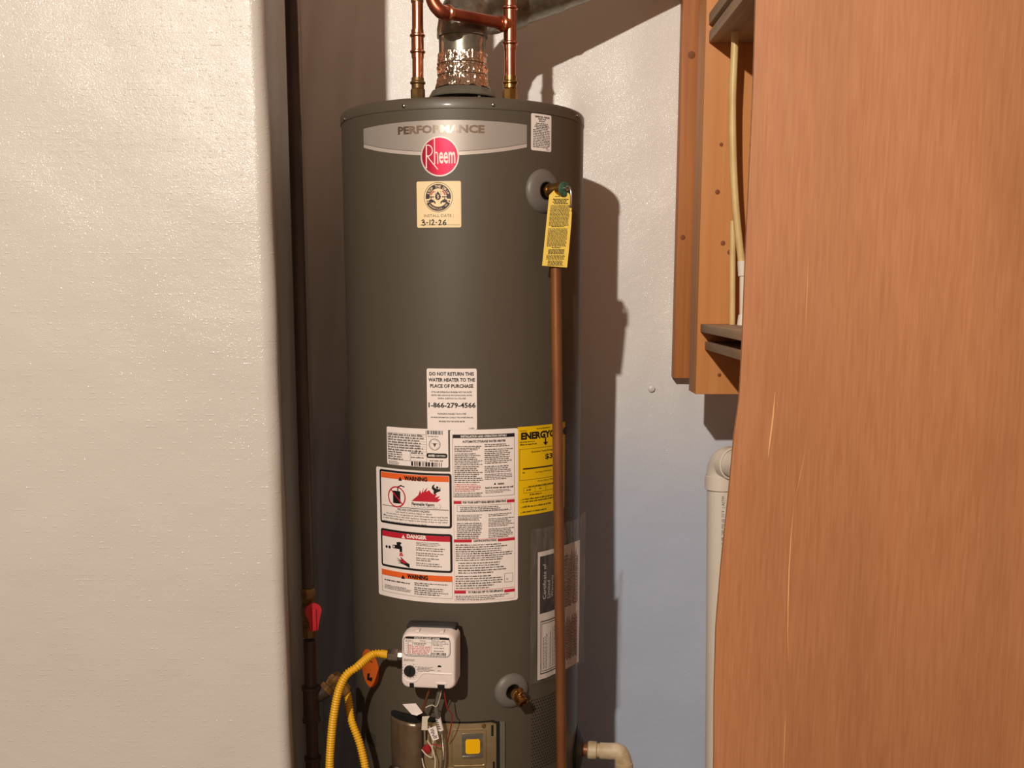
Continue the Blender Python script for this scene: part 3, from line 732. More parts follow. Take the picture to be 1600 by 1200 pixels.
art.text('ink', 'First Hour Rating', ex(840), ev(752.5, 845), ex(868), ev(749.5, 845), .0012, .0)
art.tiny('ink', *EX(825, 755.5, 868, 758.5), 1, seed=85, off=.0012)
art.frame('ink', ex(818), ev(770.5, 820), b[2] - .012, ev(762, 820), .0004, .0011)
for xx in (835.5, 852): art.rect('ink', ex(xx), ev(770.5, 820), ex(xx) + .0005, ev(762, 820), .0011)
art.tiny('ink', *EX(822, 763, 831, 767), 1, seed=86, off=.0012); art.tiny('ink', *EX(842, 761, 846, 764), 1, seed=87, off=.0012)
art.tiny('ink', *EX(827, 769.5, 849, 773), 1, seed=88, off=.0012)
for i, y in enumerate((777, 781, 789, 797)):
    art.disc('ink', P(813.5, y + 4.3), .0008, .0012, n=10); art.tiny('ink', ex(816), ev(y + 5, 816) , ex(866), ev(y + 1.2, 816), 1, seed=90 + i, off=.0012, ragged=.2)
art.build('energy_label', 'yellow_guide', heater, 'bright yellow energy cost label partly behind the copper drain pipe')
# ---- orange oval
art = Art(W); c = P(577.5, 1044); rs = (P(591, 1044)[0] - P(565.5, 1044)[0]) / 2; rv = (P(577, 1015.5)[1] - P(577, 1073)[1]) / 2
art.ring('orange_st', c, rs * .02, rs, off=.0006, sy=rv / rs, n=40)
art.tiny('ink', c[0] - rs * .5, c[1] + rv * .35, c[0] + rs * .5, c[1] + rv * .65, 2, seed=95)
art.poly('ink', [(c[0] - rs * .3, c[1] - rv * .7), (c[0] + rs * .25, c[1] - rv * .65), (c[0] + rs * .35, c[1] - rv * .4), (c[0], c[1] - rv * .5), (c[0] + rs * .05, c[1] - rv * .25), (c[0] - rs * .25, c[1] - rv * .35)])
art.build('oval_sticker', 'orange_st', heater, 'orange oval sticker behind the yellow hose')
# ---- collars for the two side ports
def escutcheon(px, py, r, hole):
    o, n, t = frame(px, py)
    e = MB().lathe([(hole, 0.0085), (hole + .002, 0.0098), (hole + .004, 0.0100), (r * .8, 0.0062), (r * .97, 0.0022), (r, -0.001), (r, -0.016)], o, n, 48).build('port_collar', 'grey_plastic', heater, 50)
    MB().lathe([(0.0001, 0.0045), (hole + .001, 0.0045), (hole + .001, .011)], o, n, 32).build('port_opening', 'hole', e)
    return o, n, t
Zv = Vector((0, 0, 1))
o, n, t = escutcheon(849, 299, .0395, .0150)
rv = MB().lathe([(.0001, .003), (.0125, .003), (.0125, .012)], o, n, 6).build('relief_valve', 'brass', heater, 30); rv['label'] = 'brass relief valve with teal cap and lever'
MB().lathe([(.0115, .006), (.0115, .017), (.0128, .0175), (.0128, .021), (.0112, .0215), (.0125, .024), (.0125, .044), (.0118, .054), (.0001, .054)], o, n, 28).build('valve_body', 'brass', rv)
cen = o + n * .031
MB().lathe([(.0105, 0), (.0105, -.022), (.0122, -.0225), (.0122, -.034), (.0001, -.034)], cen, Zv, 8).build('outlet', 'brass', rv, 30)
MB().lathe([(.0105, .0525), (.0125, .053), (.0132, .055), (.0125, .057), (.0001, .0575)], o, n, 30).build('cap', 'teal', rv)
MB().lathe([(.0045, .0565), (.0045, .062), (.0036, .064), (.0001, .064)], o + Zv * .001, n, 12).build('stem', 'steel', rv)
cp = o + n * .062
MB().tube(smoothpath([cp + Zv * .004, cp + n * .007 + Zv * .001, cp + n * .0105 - Zv * .008, cp + n * .011 - Zv * .026, cp + n * .0095 - Zv * .033]), .0022, 10).build('lever', 'steel', rv)
TPC = cen
# ---- drain valve
o, n, t = escutcheon(799.5, 1079, .0350, .0145)
dv = MB().lathe([(.0001, .003), (.0105, .003), (.0105, .020), (.012, .021), (.012, .030), (.0095, .031), (.0095, .036)], o, n, 8).build('drain_valve', 'brass', heater, 30)
dn = (n * .72 - Zv * .42 + Vector((.12, 0, 0))).normalized(); dc = o + n * .030
MB().lathe([(.009, -.006), (.0095, .006), (.0115, .007), (.0115, .012), (.0100, .0125), (.0115, .014), (.0115, .019), (.0100, .020), (.0068, .0205), (.0066, .012), (.0001, .012)], dc, dn, 24).build('spout', 'brass', dv)
MB().lathe([(.0045, 0), (.0045, .014), (.006, .0145), (.006, .018), (.0001, .0185)], dc + Zv * .002, (n * .5 + Zv * .6), 12).build('stem', 'brass', dv)
# ---- side port collar at far right, seen edge on
th = math.radians(84); n = Vector((math.sin(th), -math.cos(th), 0)); zc = at(925, 1163, HY).z
o = Vector((HX, HY, zc)) + n * HR
e = MB().lathe([(.022, .006), (.026, .012), (.040, .0085), (.052, .001), (.054, -.034)], o, n, 48).build('port_collar', 'black', heater, 50)
MB().lathe([(.0001, .004), (.023, .004), (.023, .007)], o, n, 28).build('port_opening', 'hole', e)
PORT_O, PORT_N = o, n
# ---- vent holes (two patches of small round perforations)
def perforation(x0, y0, x1, y1, nx, ny, keep, rx):
    mb = MB(); a = P(x0, y0); b = P(x1, y1)
    for j in range(ny):
        for i in range(nx):
            s = a[0] + (b[0] - a[0]) * (i + .5 * (j % 2)) / nx; h = a[1] + (b[1] - a[1]) * j / (ny - 1)
            if not keep(i / nx, j / ny): continue
            k0 = [W(s + rx * math.cos(q * math.pi / 3), h + rx * math.sin(q * math.pi / 3), .0006) for q in range(6)]
            k1 = [W(s + rx * .7 * math.cos(q * math.pi / 3), h + rx * .7 * math.sin(q * math.pi / 3), .0001) for q in range(6)]
            mb.add(k0 + k1, [(0, 1, 7, 6), (1, 2, 8, 7), (2, 3, 9, 8), (3, 4, 10, 9), (4, 5, 11, 10), (5, 0, 6, 11), (6, 7, 8, 9, 10, 11)])
    ob = mb.build('vent_holes', 'hole', heater, 0); ob['kind'] = 'stuff'
perforation(831, 1095, 880, 1180, 15, 24, lambda u, v: True, .0017)
perforation(573, 1140, 589, 1168, 6, 9, lambda u, v: True, .0014)

# ---- gas control valve
o, n, t = frame(680, 1013); Z = Zv
ca = math.radians(-6.5); n = Vector((math.sin(ca), -math.cos(ca), 0)); t = Vector((math.cos(ca), math.sin(ca), 0))
GM = orient(o + n * .046 + t * .0035 + Z * .0065, t, -n, Z)      # local x right, y into heater, z up
Wd, Hd, Dp = .0515, .0545, .062
ctl = MB().box((-.046, -.012, -.046), (.047, .020, .0575), GM, .006).build('gas_control', 'black', heater, 40)
MB().lathe([(.020, -.004), (.020, .040), (.030, .041)], GM @ Vector((0, .018, .004)), -n, 28, True, True).build('standoff', 'black', ctl)
ctl['label'] = 'black backed gas control with white plastic housing'
def outline(sc=1.0, dz=0):
    pts = []; r = .013
    for (cx, cz, a0, rr) in ((Wd - r, Hd - r * 1.2, 0, r * 1.1), (-Wd + r * 1.2, Hd - r * 1.2, 90, r * 1.1), (-Wd + r * 1.1, -Hd + r * 1.1, 180, r), (Wd - r * 1.1, -Hd + r * 1.1, 270, r)):
        for k in range(7):
            a = math.radians(a0 + 15 * k); pts.append((cx + rr * math.cos(a), cz + rr * math.sin(a)))
    out = []
    for x, z in pts:
        bulge = 1.0 + .03 * (1 - abs(z) / Hd)
        out.append((x * sc * bulge * (1.0 if z < .02 else 1 - .10 * (z - .02) / Hd), z * sc + dz))
    return out
def shell(rings):
    vs = []; fs = []; m = len(rings[0][1])
    for y, ol in rings: vs += [GM @ Vector((x, y, z)) for x, z in ol]
    for i in range(len(rings) - 1):
        for k in range(m): j = (k + 1) % m; fs.append((i * m + k, i * m + j, (i + 1) * m + j, (i + 1) * m + k))
    fs.append(tuple(range((len(rings) - 1) * m, len(rings) * m)))
    return MB().add(vs, fs)
yF = -.044
hs = shell([(.004, outline(1.0)), (-.030, outline(1.0)), (yF + .008, outline(.985)), (yF + .003, outline(.965)), (yF + .0008, outline(.94)), (yF, outline(.90))]).build('housing', 'valve_white', ctl, 50)
GS = lambda s, h, off: GM @ Vector((s, yF - off, h))
art = Art(GS)
def gq(x, y): return ((x - 575) / 500.0 * Wd, -(y - 600) / 505.0 * Hd)      # from the enlarged crop
def GB(x0, y0, x1, y1): a = gq(x0, y1); b = gq(x1, y0); return (a[0], a[1], b[0], b[1])
b = GB(140, 172, 978, 520); art.rrect('ink', *b, .009, .0004)
k = .0009; art.rrect('white_lbl', b[0] + k, b[1] + k, b[2] - k, b[3] - k, .0082, .0006)
k = .0018; art.rrect('ink_grey', b[0] + k, b[1] + k, b[2] - k, b[3] - k, .0072, .0007); k = .0022; art.rrect('white_lbl', b[0] + k, b[1] + k, b[2] - k, b[3] - k, .0068, .0008)
hb_ = GB(185, 176, 960, 212); art.rect('ink', *hb_, .0009)
art.text('ink_white', 'STATUS LIGHT CODE', *GB(340, 180, 790, 209), .0012, .03)
for x in (235, 315, 648): art.line('ink_grey', [gq(x, 215), gq(x - 12, 475)], .0005, .0010)
art.line('ink_grey', [gq(175, 268), gq(645, 268)], .0004, .0010)
for y in (300, 330, 360, 390, 420, 450): art.line('ink_grey', [gq(175, y), gq(225, y)], .0004, .0010)
art.text('ink', 'STATUS', *GB(440, 232, 540, 252), .0011, .02); art.tiny('ink', *GB(185, 225, 225, 262), 2, seed=1); art.tiny('ink', *GB(245, 225, 305, 262), 2, seed=2)
art.tiny('ink', *GB(335, 274, 560, 324), 2, seed=3, fill=.55); art.tiny('ink_redtext', *GB(310, 328, 628, 470), 5, seed=4, fill=.62, ragged=.1); art.tiny('ink_redtext', *GB(225, 305, 290, 470), 6, seed=5, fill=.62, ragged=.1)
art.tiny('ink_grey', *GB(660, 222, 955, 325), 4, seed=6); art.tiny('ink', *GB(690, 345, 895, 375), 1, seed=7); art.tiny('ink', *GB(685, 395, 880, 425), 1, seed=8)
art.barcode('ink', *GB(645, 440, 905, 475), seed=5, off=.0010); art.tiny('ink_grey', *GB(190, 472, 900, 500), 1, seed=9, ragged=0)
art.tiny('ink_grey', *GB(130, 565, 355, 610), 2, seed=10, center=True, off=.0004); art.tiny('ink_grey', *GB(390, 690, 690, 785), 4, seed=11, off=.0004); art.tiny('ink_grey', *GB(750, 745, 815, 765), 1, seed=12, off=.0004)
for a in range(130, 420, 24):
    c = gq(250 + 132 * math.cos(math.radians(a)), 775 - 132 * math.sin(math.radians(a))); art.rect('ink_grey', c[0] - .0008, c[1] - .0006, c[0] + .0008, c[1] + .0006, .0004)
art.build('status_label', 'white_lbl', ctl)
# lower lip groove, made as a raised bead across the housing
gro = [gq(120, 880), gq(150, 925), gq(200, 955), gq(260, 965), gq(330, 958), gq(385, 930), gq(430, 870), gq(460, 830), gq(510, 808), gq(600, 803), gq(800, 806), gq(1000, 806)]
mb = MB(); mb.tube(smoothpath([GS(p[0], p[1], -.0008) for p in gro], 5), .0020, 8); mb.build('housing_seam', 'grey_lip', hs) if 'grey_lip' in M else mb.build('housing_seam', 'valve_white', hs)
c = gq(250, 775); MB().lathe([(.0105, 0), (.0103, .005), (.0092, .0062), (.0001, .0062)], GS(c[0], c[1], -.0005), n, 32).build('dial', 'black', ctl)
d0 = GS(c[0], c[1], .006); MB().box((-.0012, -.0024, -.004), (.0012, 0, .008), orient(d0, t, -n, Z), .0006).build('dial_pointer', 'black', ctl)
for bx in ((242, 990, 320, 1070), (742, 995, 868, 1095)):
    b = GB(*bx); MB().box((b[0], -.0015, b[1]), (b[2], .004, b[3]), orient(GS(0, 0, 0), t, -n, Z), .0008).build('socket', 'hole', ctl)
b = GB(715, 965, 905, 994); MB().box((b[0], -.0018, b[1]), (b[2], .004, b[3]), orient(GS(0, 0, 0), t, -n, Z), .0008).build('socket_hood', 'valve_white', ctl)
c = gq(780, 690); art = Art(GS); art.ring('hole', c, .0002, .0036, 0, 180, .0006, 14); art.build('status_light', 'hole', ctl)
for x in (390, 825):
    c = gq(x, 95); MB().box((c[0] - .003, .004, c[1] - .002), (c[0] + .003, .02, c[1] + .002), orient(GS(0, 0, 0), t, -n, Z), .0008).build('clip', 'valve_white', ctl)
# inlet nipple and nuts at the left of the control
IN = GM @ Vector((-.050, .010, -.010)); tl = -t
fit = MB().lathe([(.0088, -.004), (.0088, .008), (.0100, .0085), (.0100, .014), (.0088, .0145), (.0088, .018)], IN, tl, 8, True, True).build('inlet_fitting', 'steel', heater, 30)
MB().lathe([(.0085, .016), (.0112, .0165), (.0118, .018), (.0118, .034), (.0108, .036), (.0085, .0365)], IN, tl, 6, True, True).build('hex_nut', 'steel', fit, 30)
HOSE0 = IN + tl * .034

# ---- burner compartment
def cylpatch(x0, y0, x1, y1, off0, off1, m, name, parent, r=.004, label=None):
    """curved plate standing off the jacket between two offsets"""
    b = BX(x0, y0, x1, y1); n_ = 14; vs = []; fs = []
    for off in (off0, off1):
        for i in range(n_ + 1):
            s = b[0] + (b[2] - b[0]) * i / n_; e_ = min(s - b[0], b[2] - s); c = r * (1 - math.sqrt(max(0, 1 - (1 - min(e_ / r, 1)) ** 2)))
            vs += [W(s, b[1] + c, off), W(s, b[3] - c, off)]
    k = 2 * (n_ + 1)
    for i in range(n_):
        a = 2 * i; fs += [(a, a + 2, a + 3, a + 1), (k + a, k + a + 1, k + a + 3, k + a + 2), (a, k + a, k + a + 2, a + 2), (a + 1, a + 3, k + a + 3, k + a + 1)]
    fs += [(0, 1, k + 1, k), (2 * n_, k + 2 * n_, k + 2 * n_ + 1, 2 * n_ + 1)]
    o_ = MB().add(vs, fs).build(name, m, parent, 35)
    if label: o_['label'] = label
    return o_
YBOT = 1290
bay = cylpatch(613, 1117, 690, YBOT, -.002, .0006, 'hole', 'burner_opening', heater); cylpatch(688, 1127.5, 777, YBOT, -.002, .0006, 'hole', 'burner_opening', heater)
plate = cylpatch(664, 1130, 775, YBOT - 4, .0008, .0030, 'stamped', 'burner_plate', heater, label='stamped metal plate with a yellow sight glass')
rim = Art(W)
def bead(x0, y0, x1, y1, r, m, name, parent, off=.003):
    b = BX(x0, y0, x1, y1); pts = []; rr = .006
    for (cx, ch, a0) in ((b[2] - rr, b[3] - rr, 0), (b[0] + rr, b[3] - rr, 90), (b[0] + rr, b[1] + rr, 180), (b[2] - rr, b[1] + rr, 270)):
        for k in range(6): a = math.radians(a0 + 18 * k); pts.append(W(cx + rr * math.cos(a), ch + rr * math.sin(a), off))
    pts.append(pts[0]); pts.append(pts[1])
    return MB().tube(pts, r, 8, False).build(name, m, parent)
bead(706, 1139, 758, 1196, .0022, 'stamped', 'pressed_rim', plate)
win = cylpatch(722, 1145, 754, 1182, .0030, .0042, 'galv', 'window_frame', plate, .001)
cylpatch(727.5, 1153.5, 749.5, 1176, .0044, .0056, 'sight', 'sight_glass', win, .0035)
cylpatch(723, 1180, 753, 1183, .0042, .0056, 'steel', 'window_ledge', win, .0006)
bead(690, 1199, 758, 1260, .0024, 'stamped', 'pressed_rim', plate)
cylpatch(767, 1132, 770.5, 1149, .0032, .0036, 'hole', 'slot', plate, .0005); cylpatch(769.5, 1189, 772.5, 1205, .0032, .0036, 'hole', 'slot', plate, .0005)
so, sn, st = frame(755.5, 1133)
MB().lathe([(.0001, .006), (.003, .006), (.0042, .004), (.0046, .002)], so, sn, 12).build('screw', 'rust', plate)
cylpatch(777, 1127, 780.5, YBOT, .0003, .0010, 'hole', 'door_gap', heater, .0004)
cylpatch(780.5, 1126, 787.5, YBOT, -.002, .0055, 'galv_dark', 'door_rail', heater, .002)
# brown heat shield bending outward on the left
b = BX(615, 1121, 662, YBOT - 6); vs = []; fs = []; ni, nj = 22, 24
for j in range(nj + 1):
    for i in range(ni + 1):
        u = i / ni; v = j / nj; s = b[0] + (b[2] - b[0]) * u
        h = b[3] - (b[3] - b[1]) * v - .006 * u
        off = .004 + .016 * math.sin(math.pi * min(1, u * 1.02)) ** .7 * (.6 + .4 * v) + .0012 * mnoise.noise(Vector((u * 5, v * 9, 1)))
        if u > .86: off -= (u - .86) * .07
        vs.append(W(s, h, off))
for j in range(nj):
    for i in range(ni): a = j * (ni + 1) + i; fs.append((a, a + 1, a + ni + 2, a + ni + 1))
shd = MB().add(vs, fs).build('heat_shield', 'shield', heater, 60); md = shd.modifiers.new('thickness', 'SOLIDIFY'); md.thickness = .0012
shd['label'] = 'brown metal heat shield curling outward'
so, sn, st = frame(628, 1195)
MB().lathe([(.0001, .042), (.010, .040), (.016, .030), (.018, .018)], so, (sn - Zv * .5), 20).build('manifold_cap', 'steel', heater)
so, sn, st = frame(669, 1168)
MB().lathe([(.0001, .012), (.008, .011), (.009, .004)], so, sn, 12).build('grommet', 'wire_red', heater)

# ---- things hanging below the control: wires, tubes and tags
wires = heater
B0 = GM @ Vector((0, .004, -.050))
def wp(px, py, off): s, h = P(px, py); return W(s, h, off)
def wire(pts, r, m, name, lab=None):
    o_ = MB().tube(smoothpath(pts, 7), r, 8).build(name, m, heater)
    if lab: o_['label'] = lab
    return o_
def gb(x, z=-.0525, y=-.012): return GM @ Vector((x, y, z))
wire([gb(.016), gb(.0165, -.060), wp(690.5, 1092, .046), wp(692, 1115, .036), wp(695, 1135, .034)], .0044, 'galv_dark', 'conduit')
# ribbed armoured tube
pts = smoothpath([wp(695, 1128, .034), wp(697, 1150, .032), wp(697.5, 1175, .031), wp(694, 1210, .030), wp(690, 1250, .022)], 22)
MB().tube(pts, [.0024 if i % 2 else .0031 for i in range(len(pts))], 10).build('armoured_tube', 'steel', heater)['label'] = 'ribbed metal tube'
wire([gb(.025, -.050, -.030), wp(706, 1084, .066), wp(711, 1098, .056), wp(709.5, 1118, .046), wp(705, 1140, .032), wp(702, 1152, .020)], .0011, 'wire_red', 'wire')
wire([wp(683, 1151, .034), wp(690, 1152, .037), wp(697, 1153, .036)], .0011, 'wire_red', 'wire')
wire([gb(-.004), gb(-.004, -.064), wp(673, 1095, .046)], .0026, 'copper_old', 'pilot_tube')
wire([gb(.024, -.051, -.030), wp(693, 1085, .056), wp(684, 1088, .044), wp(673, 1094, .044)], .0010, 'wire_white', 'wire')
wire([wp(678, 1125, .030), wp(683, 1145, .028), wp(682, 1160, .027), wp(686, 1178, .028), wp(684, 1198, .030), wp(674, 1212, .030)], .0012, 'wire_white', 'wire')
wire([wp(674, 1130, .028), wp(675, 1148, .026), wp(681, 1160, .026), wp(680, 1176, .020), wp(672, 1174, .018), wp(664, 1166, .016)], .0012, 'wire_white', 'wire')
wire([wp(674, 1125, .030), wp(674, 1147, .028)], .0017, 'black', 'wire')
wire([wp(664, 1180, .014), wp(667, 1192, .016), wp(672, 1200, .018), wp(684, 1203, .020)], .0012, 'wire_white', 'wire')
def card(pts, offs, m, name, marks=None):
    mb_ = MB(); q_ = [wp(p[0], p[1], o_) for p, o_ in zip(pts, offs)]; nn = (q_[1] - q_[0]).cross(q_[-1] - q_[0]).normalized()
    mb_.poly(q_, .0005, nn if nn.y < 0 else -nn); ob = mb_.build(name, m, heater, 0)
    if marks:
        q4 = [q_[0], q_[1], q_[2], q_[3]]; up = (nn if nn.y < 0 else -nn) * .0004
        def S(s, h, off): return q4[0].lerp(q4[1], s).lerp(q4[3].lerp(q4[2], s), h) + up
        a_ = Art(S); mm = MB(); rnd = random.Random(marks)
        for k in range(7):
            y_ = .12 + k * .115; w_ = rnd.uniform(.3, .6); x_ = rnd.uniform(.15, .35); mm.add([S(x_, y_, 0), S(x_ + w_, y_, 0), S(x_ + w_, y_ + .06, 0), S(x_, y_ + .06, 0)], [(0, 1, 2, 3)])
        mm.build('print', 'ink_grey', ob, 0)
    return ob
card([(647, 1087), (665, 1084), (674, 1098), (667, 1102), (660, 1101)], [.046, .050, .050, .052, .050], 'white_lbl', 'wire_tag')
card([(671, 1107), (681, 1106), (678, 1112), (678, 1128), (670, 1128)], [.040, .040, .040, .040, .040], 'wire_white', 'wire_connector')
card([(678, 1126), (689, 1121), (693, 1141), (685, 1144)], [.040, .040, .040, .040], 'white_lbl', 'wire_tag', 3)
pts = [wp(691.6, 1110, .0375), wp(695, 1129, .0345)]; MB().tube([pts[0], pts[0].lerp(pts[1], .5), pts[1]], [.0053, .0050, .0053], 14).build('tube_label', 'white_lbl', heater)
ax = (pts[1] - pts[0]); tn = (sn).normalized(); mm = MB()
for k in range(5):
    c_ = pts[0].lerp(pts[1], .12 + .17 * k) + sn * .0056; wv = st * .0028; hv = ax.normalized() * .0011
    mm.add([c_ - wv - hv, c_ + wv * (.2 + .15 * k) - hv, c_ + wv * (.2 + .15 * k) + hv, c_ - wv + hv], [(0, 1, 2, 3)])
mm.build('print', 'ink_grey', heater, 0)

# ================================================================== FLUE
AX = Vector((HX, HY, 0))
def zat(py, Y): return at(727, py, Y).z
flue = empty('flue_pipe', (HX, HY, ZT), 'galvanized flue with foil tape rising from the top of the heater', 'flue')
zs = zat(144, HY - .066); zn = zat(129, HY - .047); zf = zat(77, HY - .047); ze = zat(46, HY - .046)
MB().lathe([(.0655, zs - .002), (.0665, zs), (.0650, zs + .002), (.060, zs + (zn - zs) * .55), (.050, zn - .004), (.046, zn + .004), (.0455, zn + .012)], AX, Zv, 56).build('draft_hood', 'galv_dark', flue, 50)
MB().lathe([(.0001, ZT + .022), (.050, ZT + .022), (.052, ZT + .003)], AX, Zv, 40).build('hood_gap_shade', 'hole', flue)  # near-black cup painted as the shade in the gap under the hood
for a in (-62, 35, 140, 220):
    c = AX + Vector((.058 * math.sin(math.radians(a)), -.058 * math.cos(math.radians(a)), 0))
    MB().tube([c + Zv * (ZT + .001), c + Zv * (zs + .006)], .0035, 8).build('hood_leg', 'galv_dark', flue)
MB().lathe([(.0452, zn), (.0452, ze + .004)], AX, Zv, 48).build('neck', 'galv', flue)
# crumpled foil tape
vs = []; fs = []; seg, rows = 120, 34
for j in range(rows + 1):
    v = j / rows; z = zn - .004 + (zf - zn + .004) * v
    for k in range(seg):
        a = 2 * math.pi * k / seg
        r = .0468 + .0022 * (1 - v) + .0035 * max(0, .2 - v) / .2
        p3 = Vector((math.cos(a) * 5, math.sin(a) * 5, z * 60)); r += .0020 * mnoise.noise(p3 * 1.0) + .0022 * abs(mnoise.noise(Vector((a * 13, z * 90, 3)))) + .0012 * mnoise.noise(Vector((a * 30, z * 160, 6)))
        if j in (11, 12, 22, 23): r -= .0014
        zz = z + (.004 * mnoise.noise(Vector((a * 4, 1, 2))) if j in (0, rows) else 0)
        vs.append((HX + r * math.cos(a), HY + r * math.sin(a), zz))
for j in range(rows):
    for k in range(seg): a = j * seg + k; b = j * seg + (k + 1) % seg; fs.append((a, b, b + seg, a + seg))
MB().add(vs, fs).build('foil_tape', 'foil', flue, 16)
# adjustable elbow
e0 = Vector((HX, HY, ze - .004)); e1 = Vector((HX, HY, ze + .010))
d1 = at(812, 0, 2.31); d2 = at(1010, -72, 2.37)
ddir = (d2 - d1).normalized()
dE = d1 - ddir * .024; k1, k2 = e1 + Zv * .050, dE - ddir * .050
cpts = [e0] + [e1 * (1 - q) ** 3 + k1 * 3 * q * (1 - q) ** 2 + k2 * 3 * q * q * (1 - q) + dE * q ** 3 for q in [i / 28 for i in range(29)]]
rad = [.0470 + .003 * i / 28 + (.0016 if i % 7 in (0, 1) else 0) for i in range(len(cpts))]
MB().tube(cpts, rad, 44).build('elbow', 'galv', flue, 25)
MB().tube([e0 - Zv * .001, e0 + Zv * .006], .0488, 44).build('elbow_collar', 'galv_dark', flue, 30)
MB().tube([d1 - ddir * .036, d1 - ddir * .004], .0525, 44).build('elbow_collar', 'galv', flue, 30)
MB().tube([d1 - ddir * .02, d1 + ddir * .065, d1 + ddir * .075, d1 + ddir * .085, d1 + ddir * .60], [.0495, .0495, .0515, .0495, .0495], 48).build('duct', 'galv', flue, 30)
mbs = MB().tube([d1 + ddir * .085 + Vector((0, -.03, -.036)), d1 + ddir * .60 + Vector((0, -.03, -.036))], .0018, 8); mbs.build('duct_seam', 'galv_dark', flue)

# ================================================================== COPPER SUPPLY PIPES
def ringed(p0, p1, r, marks, ring=.0028, w=.0022):
    """straight pipe with pressed beads at given parameters"""
    p0 = Vector(p0); p1 = Vector(p1); L = (p1 - p0).length; ts = [(0, r), (1, r)]
    for m_ in marks:
        for d, k in ((-1.6, 0), (-1, .6), (-.4, 1), (.4, 1), (1, .6), (1.6, 0)): ts.append((m_ + d * w / L, r + ring * k))
    ts.sort(); return [p0.lerp(p1, t_) for t_, _ in ts], [q_ for _, q_ in ts]
def cpx(px, py): return at(px, py, HY)
def frac(p0, p1, py, px): return (cpx(px, py).z - p0.z) / (p1.z - p0.z)
left = empty('copper_pipe', (cpx(653, 155).x, HY, ZT), 'straight copper water pipe with pressed couplings left of the flue', 'pipe', 'copper water pipes on the heater')
p0 = cpx(653, 152); p0.z = ZT; p1 = cpx(651.5, -140)
MB().tube([p0.lerp(p1, .12), p1], .0108, 24).build('pipe', 'copper', left)
q0, q1 = cpx(652.8, 91), cpx(652.2, 47); pts, rd = ringed(q0, q1, .0120, [.22, .80]); MB().tube(pts, rd, 28).build('coupling', 'copper', left)
q0, q1 = cpx(652.9, 139), cpx(652.7, 122); pts, rd = ringed(q0, q1, .0122, [.55]); MB().tube(pts, rd, 28).build('fitting', 'brass_old', left)
q0 = Vector((p0.x, p0.y, ZT)); q1 = cpx(652.9, 138.5); MB().lathe([(.0138, 0), (.0140, q1.z - ZT - .002), (.0122, q1.z - ZT)], q0, Zv, 8, True, True).build('nipple', 'brass_old', left, 30)
q0 = cpx(651.8, 4); MB().tube([q0, cpx(651.5, -10)], .0122, 20).build('collar', 'brass_old', left)
right = empty('copper_pipe', (cpx(797, 155).x, HY, ZT), 'copper water pipe with a tee and bent branch right of the flue', 'pipe', 'copper water pipes on the heater')
p0 = cpx(797, 152); p0.z = ZT; p1 = cpx(796.5, -140)
MB().tube([p0.lerp(p1, .12), p1], .0108, 24).build('pipe', 'copper', right)
q0, q1 = cpx(797, 78), cpx(796.8, 6); pts, rd = ringed(q0, q1, .0124, [.14, .90]); tee = MB().tube(pts, rd, 28).build('tee', 'copper', right)
q0, q1 = cpx(797, 138), cpx(797, 119); pts, rd = ringed(q0, q1, .0124, [.45]); MB().tube(pts, rd, 28).build('fitting', 'brass', right)
q0 = Vector((p0.x, p0.y, ZT)); q1 = cpx(797, 138.5); MB().lathe([(.0146, 0), (.0148, q1.z - ZT - .002), (.0124, q1.z - ZT)], q0, Zv, 8, True, True).build('nipple', 'brass', right, 30)
tc_ = cpx(797, 39); el = at(697, 20, 2.03); dd = (el - tc_).normalized()
pts, rd = ringed(tc_, tc_ + dd * .030, .0122, [.72]); MB().tube(pts, rd, 28).build('tee_branch', 'copper', right)
MB().tube([tc_ + dd * .02, el], .0108, 24).build('branch_pipe', 'copper_shaded', right)
up1 = at(676, 0, 2.02); up2 = at(672, -40, 2.02); up3 = at(671, -190, 2.02)
pts, rd = ringed(el - dd * .012, el + dd * .010, .0122, [.35]); MB().tube(pts, rd, 28).build('elbow_socket', 'copper', right)
MB().tube(smoothpath([el, el + dd * .013, up1, up2], 8), .0120, 24).build('elbow', 'copper_shaded', right)
MB().tube([up2, up3], .0108, 24).build('riser', 'copper_shaded', right)

# ================================================================== RELIEF DISCHARGE PIPE + TAG
top = TPC - Zv * .026
bot = at(877.5, 1215, top.y - .004); bot2 = bot + (bot - top) * ((bot.z - .12) / (top.z - bot.z))
dp = MB().tube([top, top.lerp(bot2, .02), top.lerp(bot2, .5), bot2], [.0098] * 4, 24).build('discharge_pipe', 'copper_old', None)
tag(dp, 'long brown copper discharge pipe running down the right front of the heater', 'pipe')
TY = TPC.y - .0165
def TS(px, py, off=0.0):
    p = at(px, py, TY - off + .00010 * max(0, px - 872) ** 1.6 * .02); return p
ol = [(866, 297), (872, 294.5), (880, 295), (888, 301.5), (893, 307), (894.5, 316), (892.5, 350), (889, 390), (886, 418), (866, 416.5), (847, 415), (850.5, 380), (855, 335), (858, 305)]
tg = MB().poly([TS(*p) for p in ol], .0006, (0, -1, 0)).build('warning_tag', 'yellow_tag', None, 0)
tag(tg, 'yellow printed warning tag hanging from the relief valve', 'tag')
mm = Art(lambda s, h, off: TS(s, h, off))
class TagArt(Art): pass
def skew(x, y): return x - (y - 310) * .103
rnd = random.Random(5); pm = MB()
def tl_(x0, x1, y, hgt, dens):
    x = x0
    while x < x1 - 1:
        w_ = rnd.uniform(1.2, 4.5); xe = min(x + w_, x1)
        pm.add([TS(skew(x, y), y, .0006), TS(skew(xe, y), y + .35, .0006), TS(skew(xe, y), y + hgt + .35, .0006), TS(skew(x, y), y + hgt, .0006)], [(0, 1, 2, 3)])
        x = xe + rnd.uniform(.5, .9)
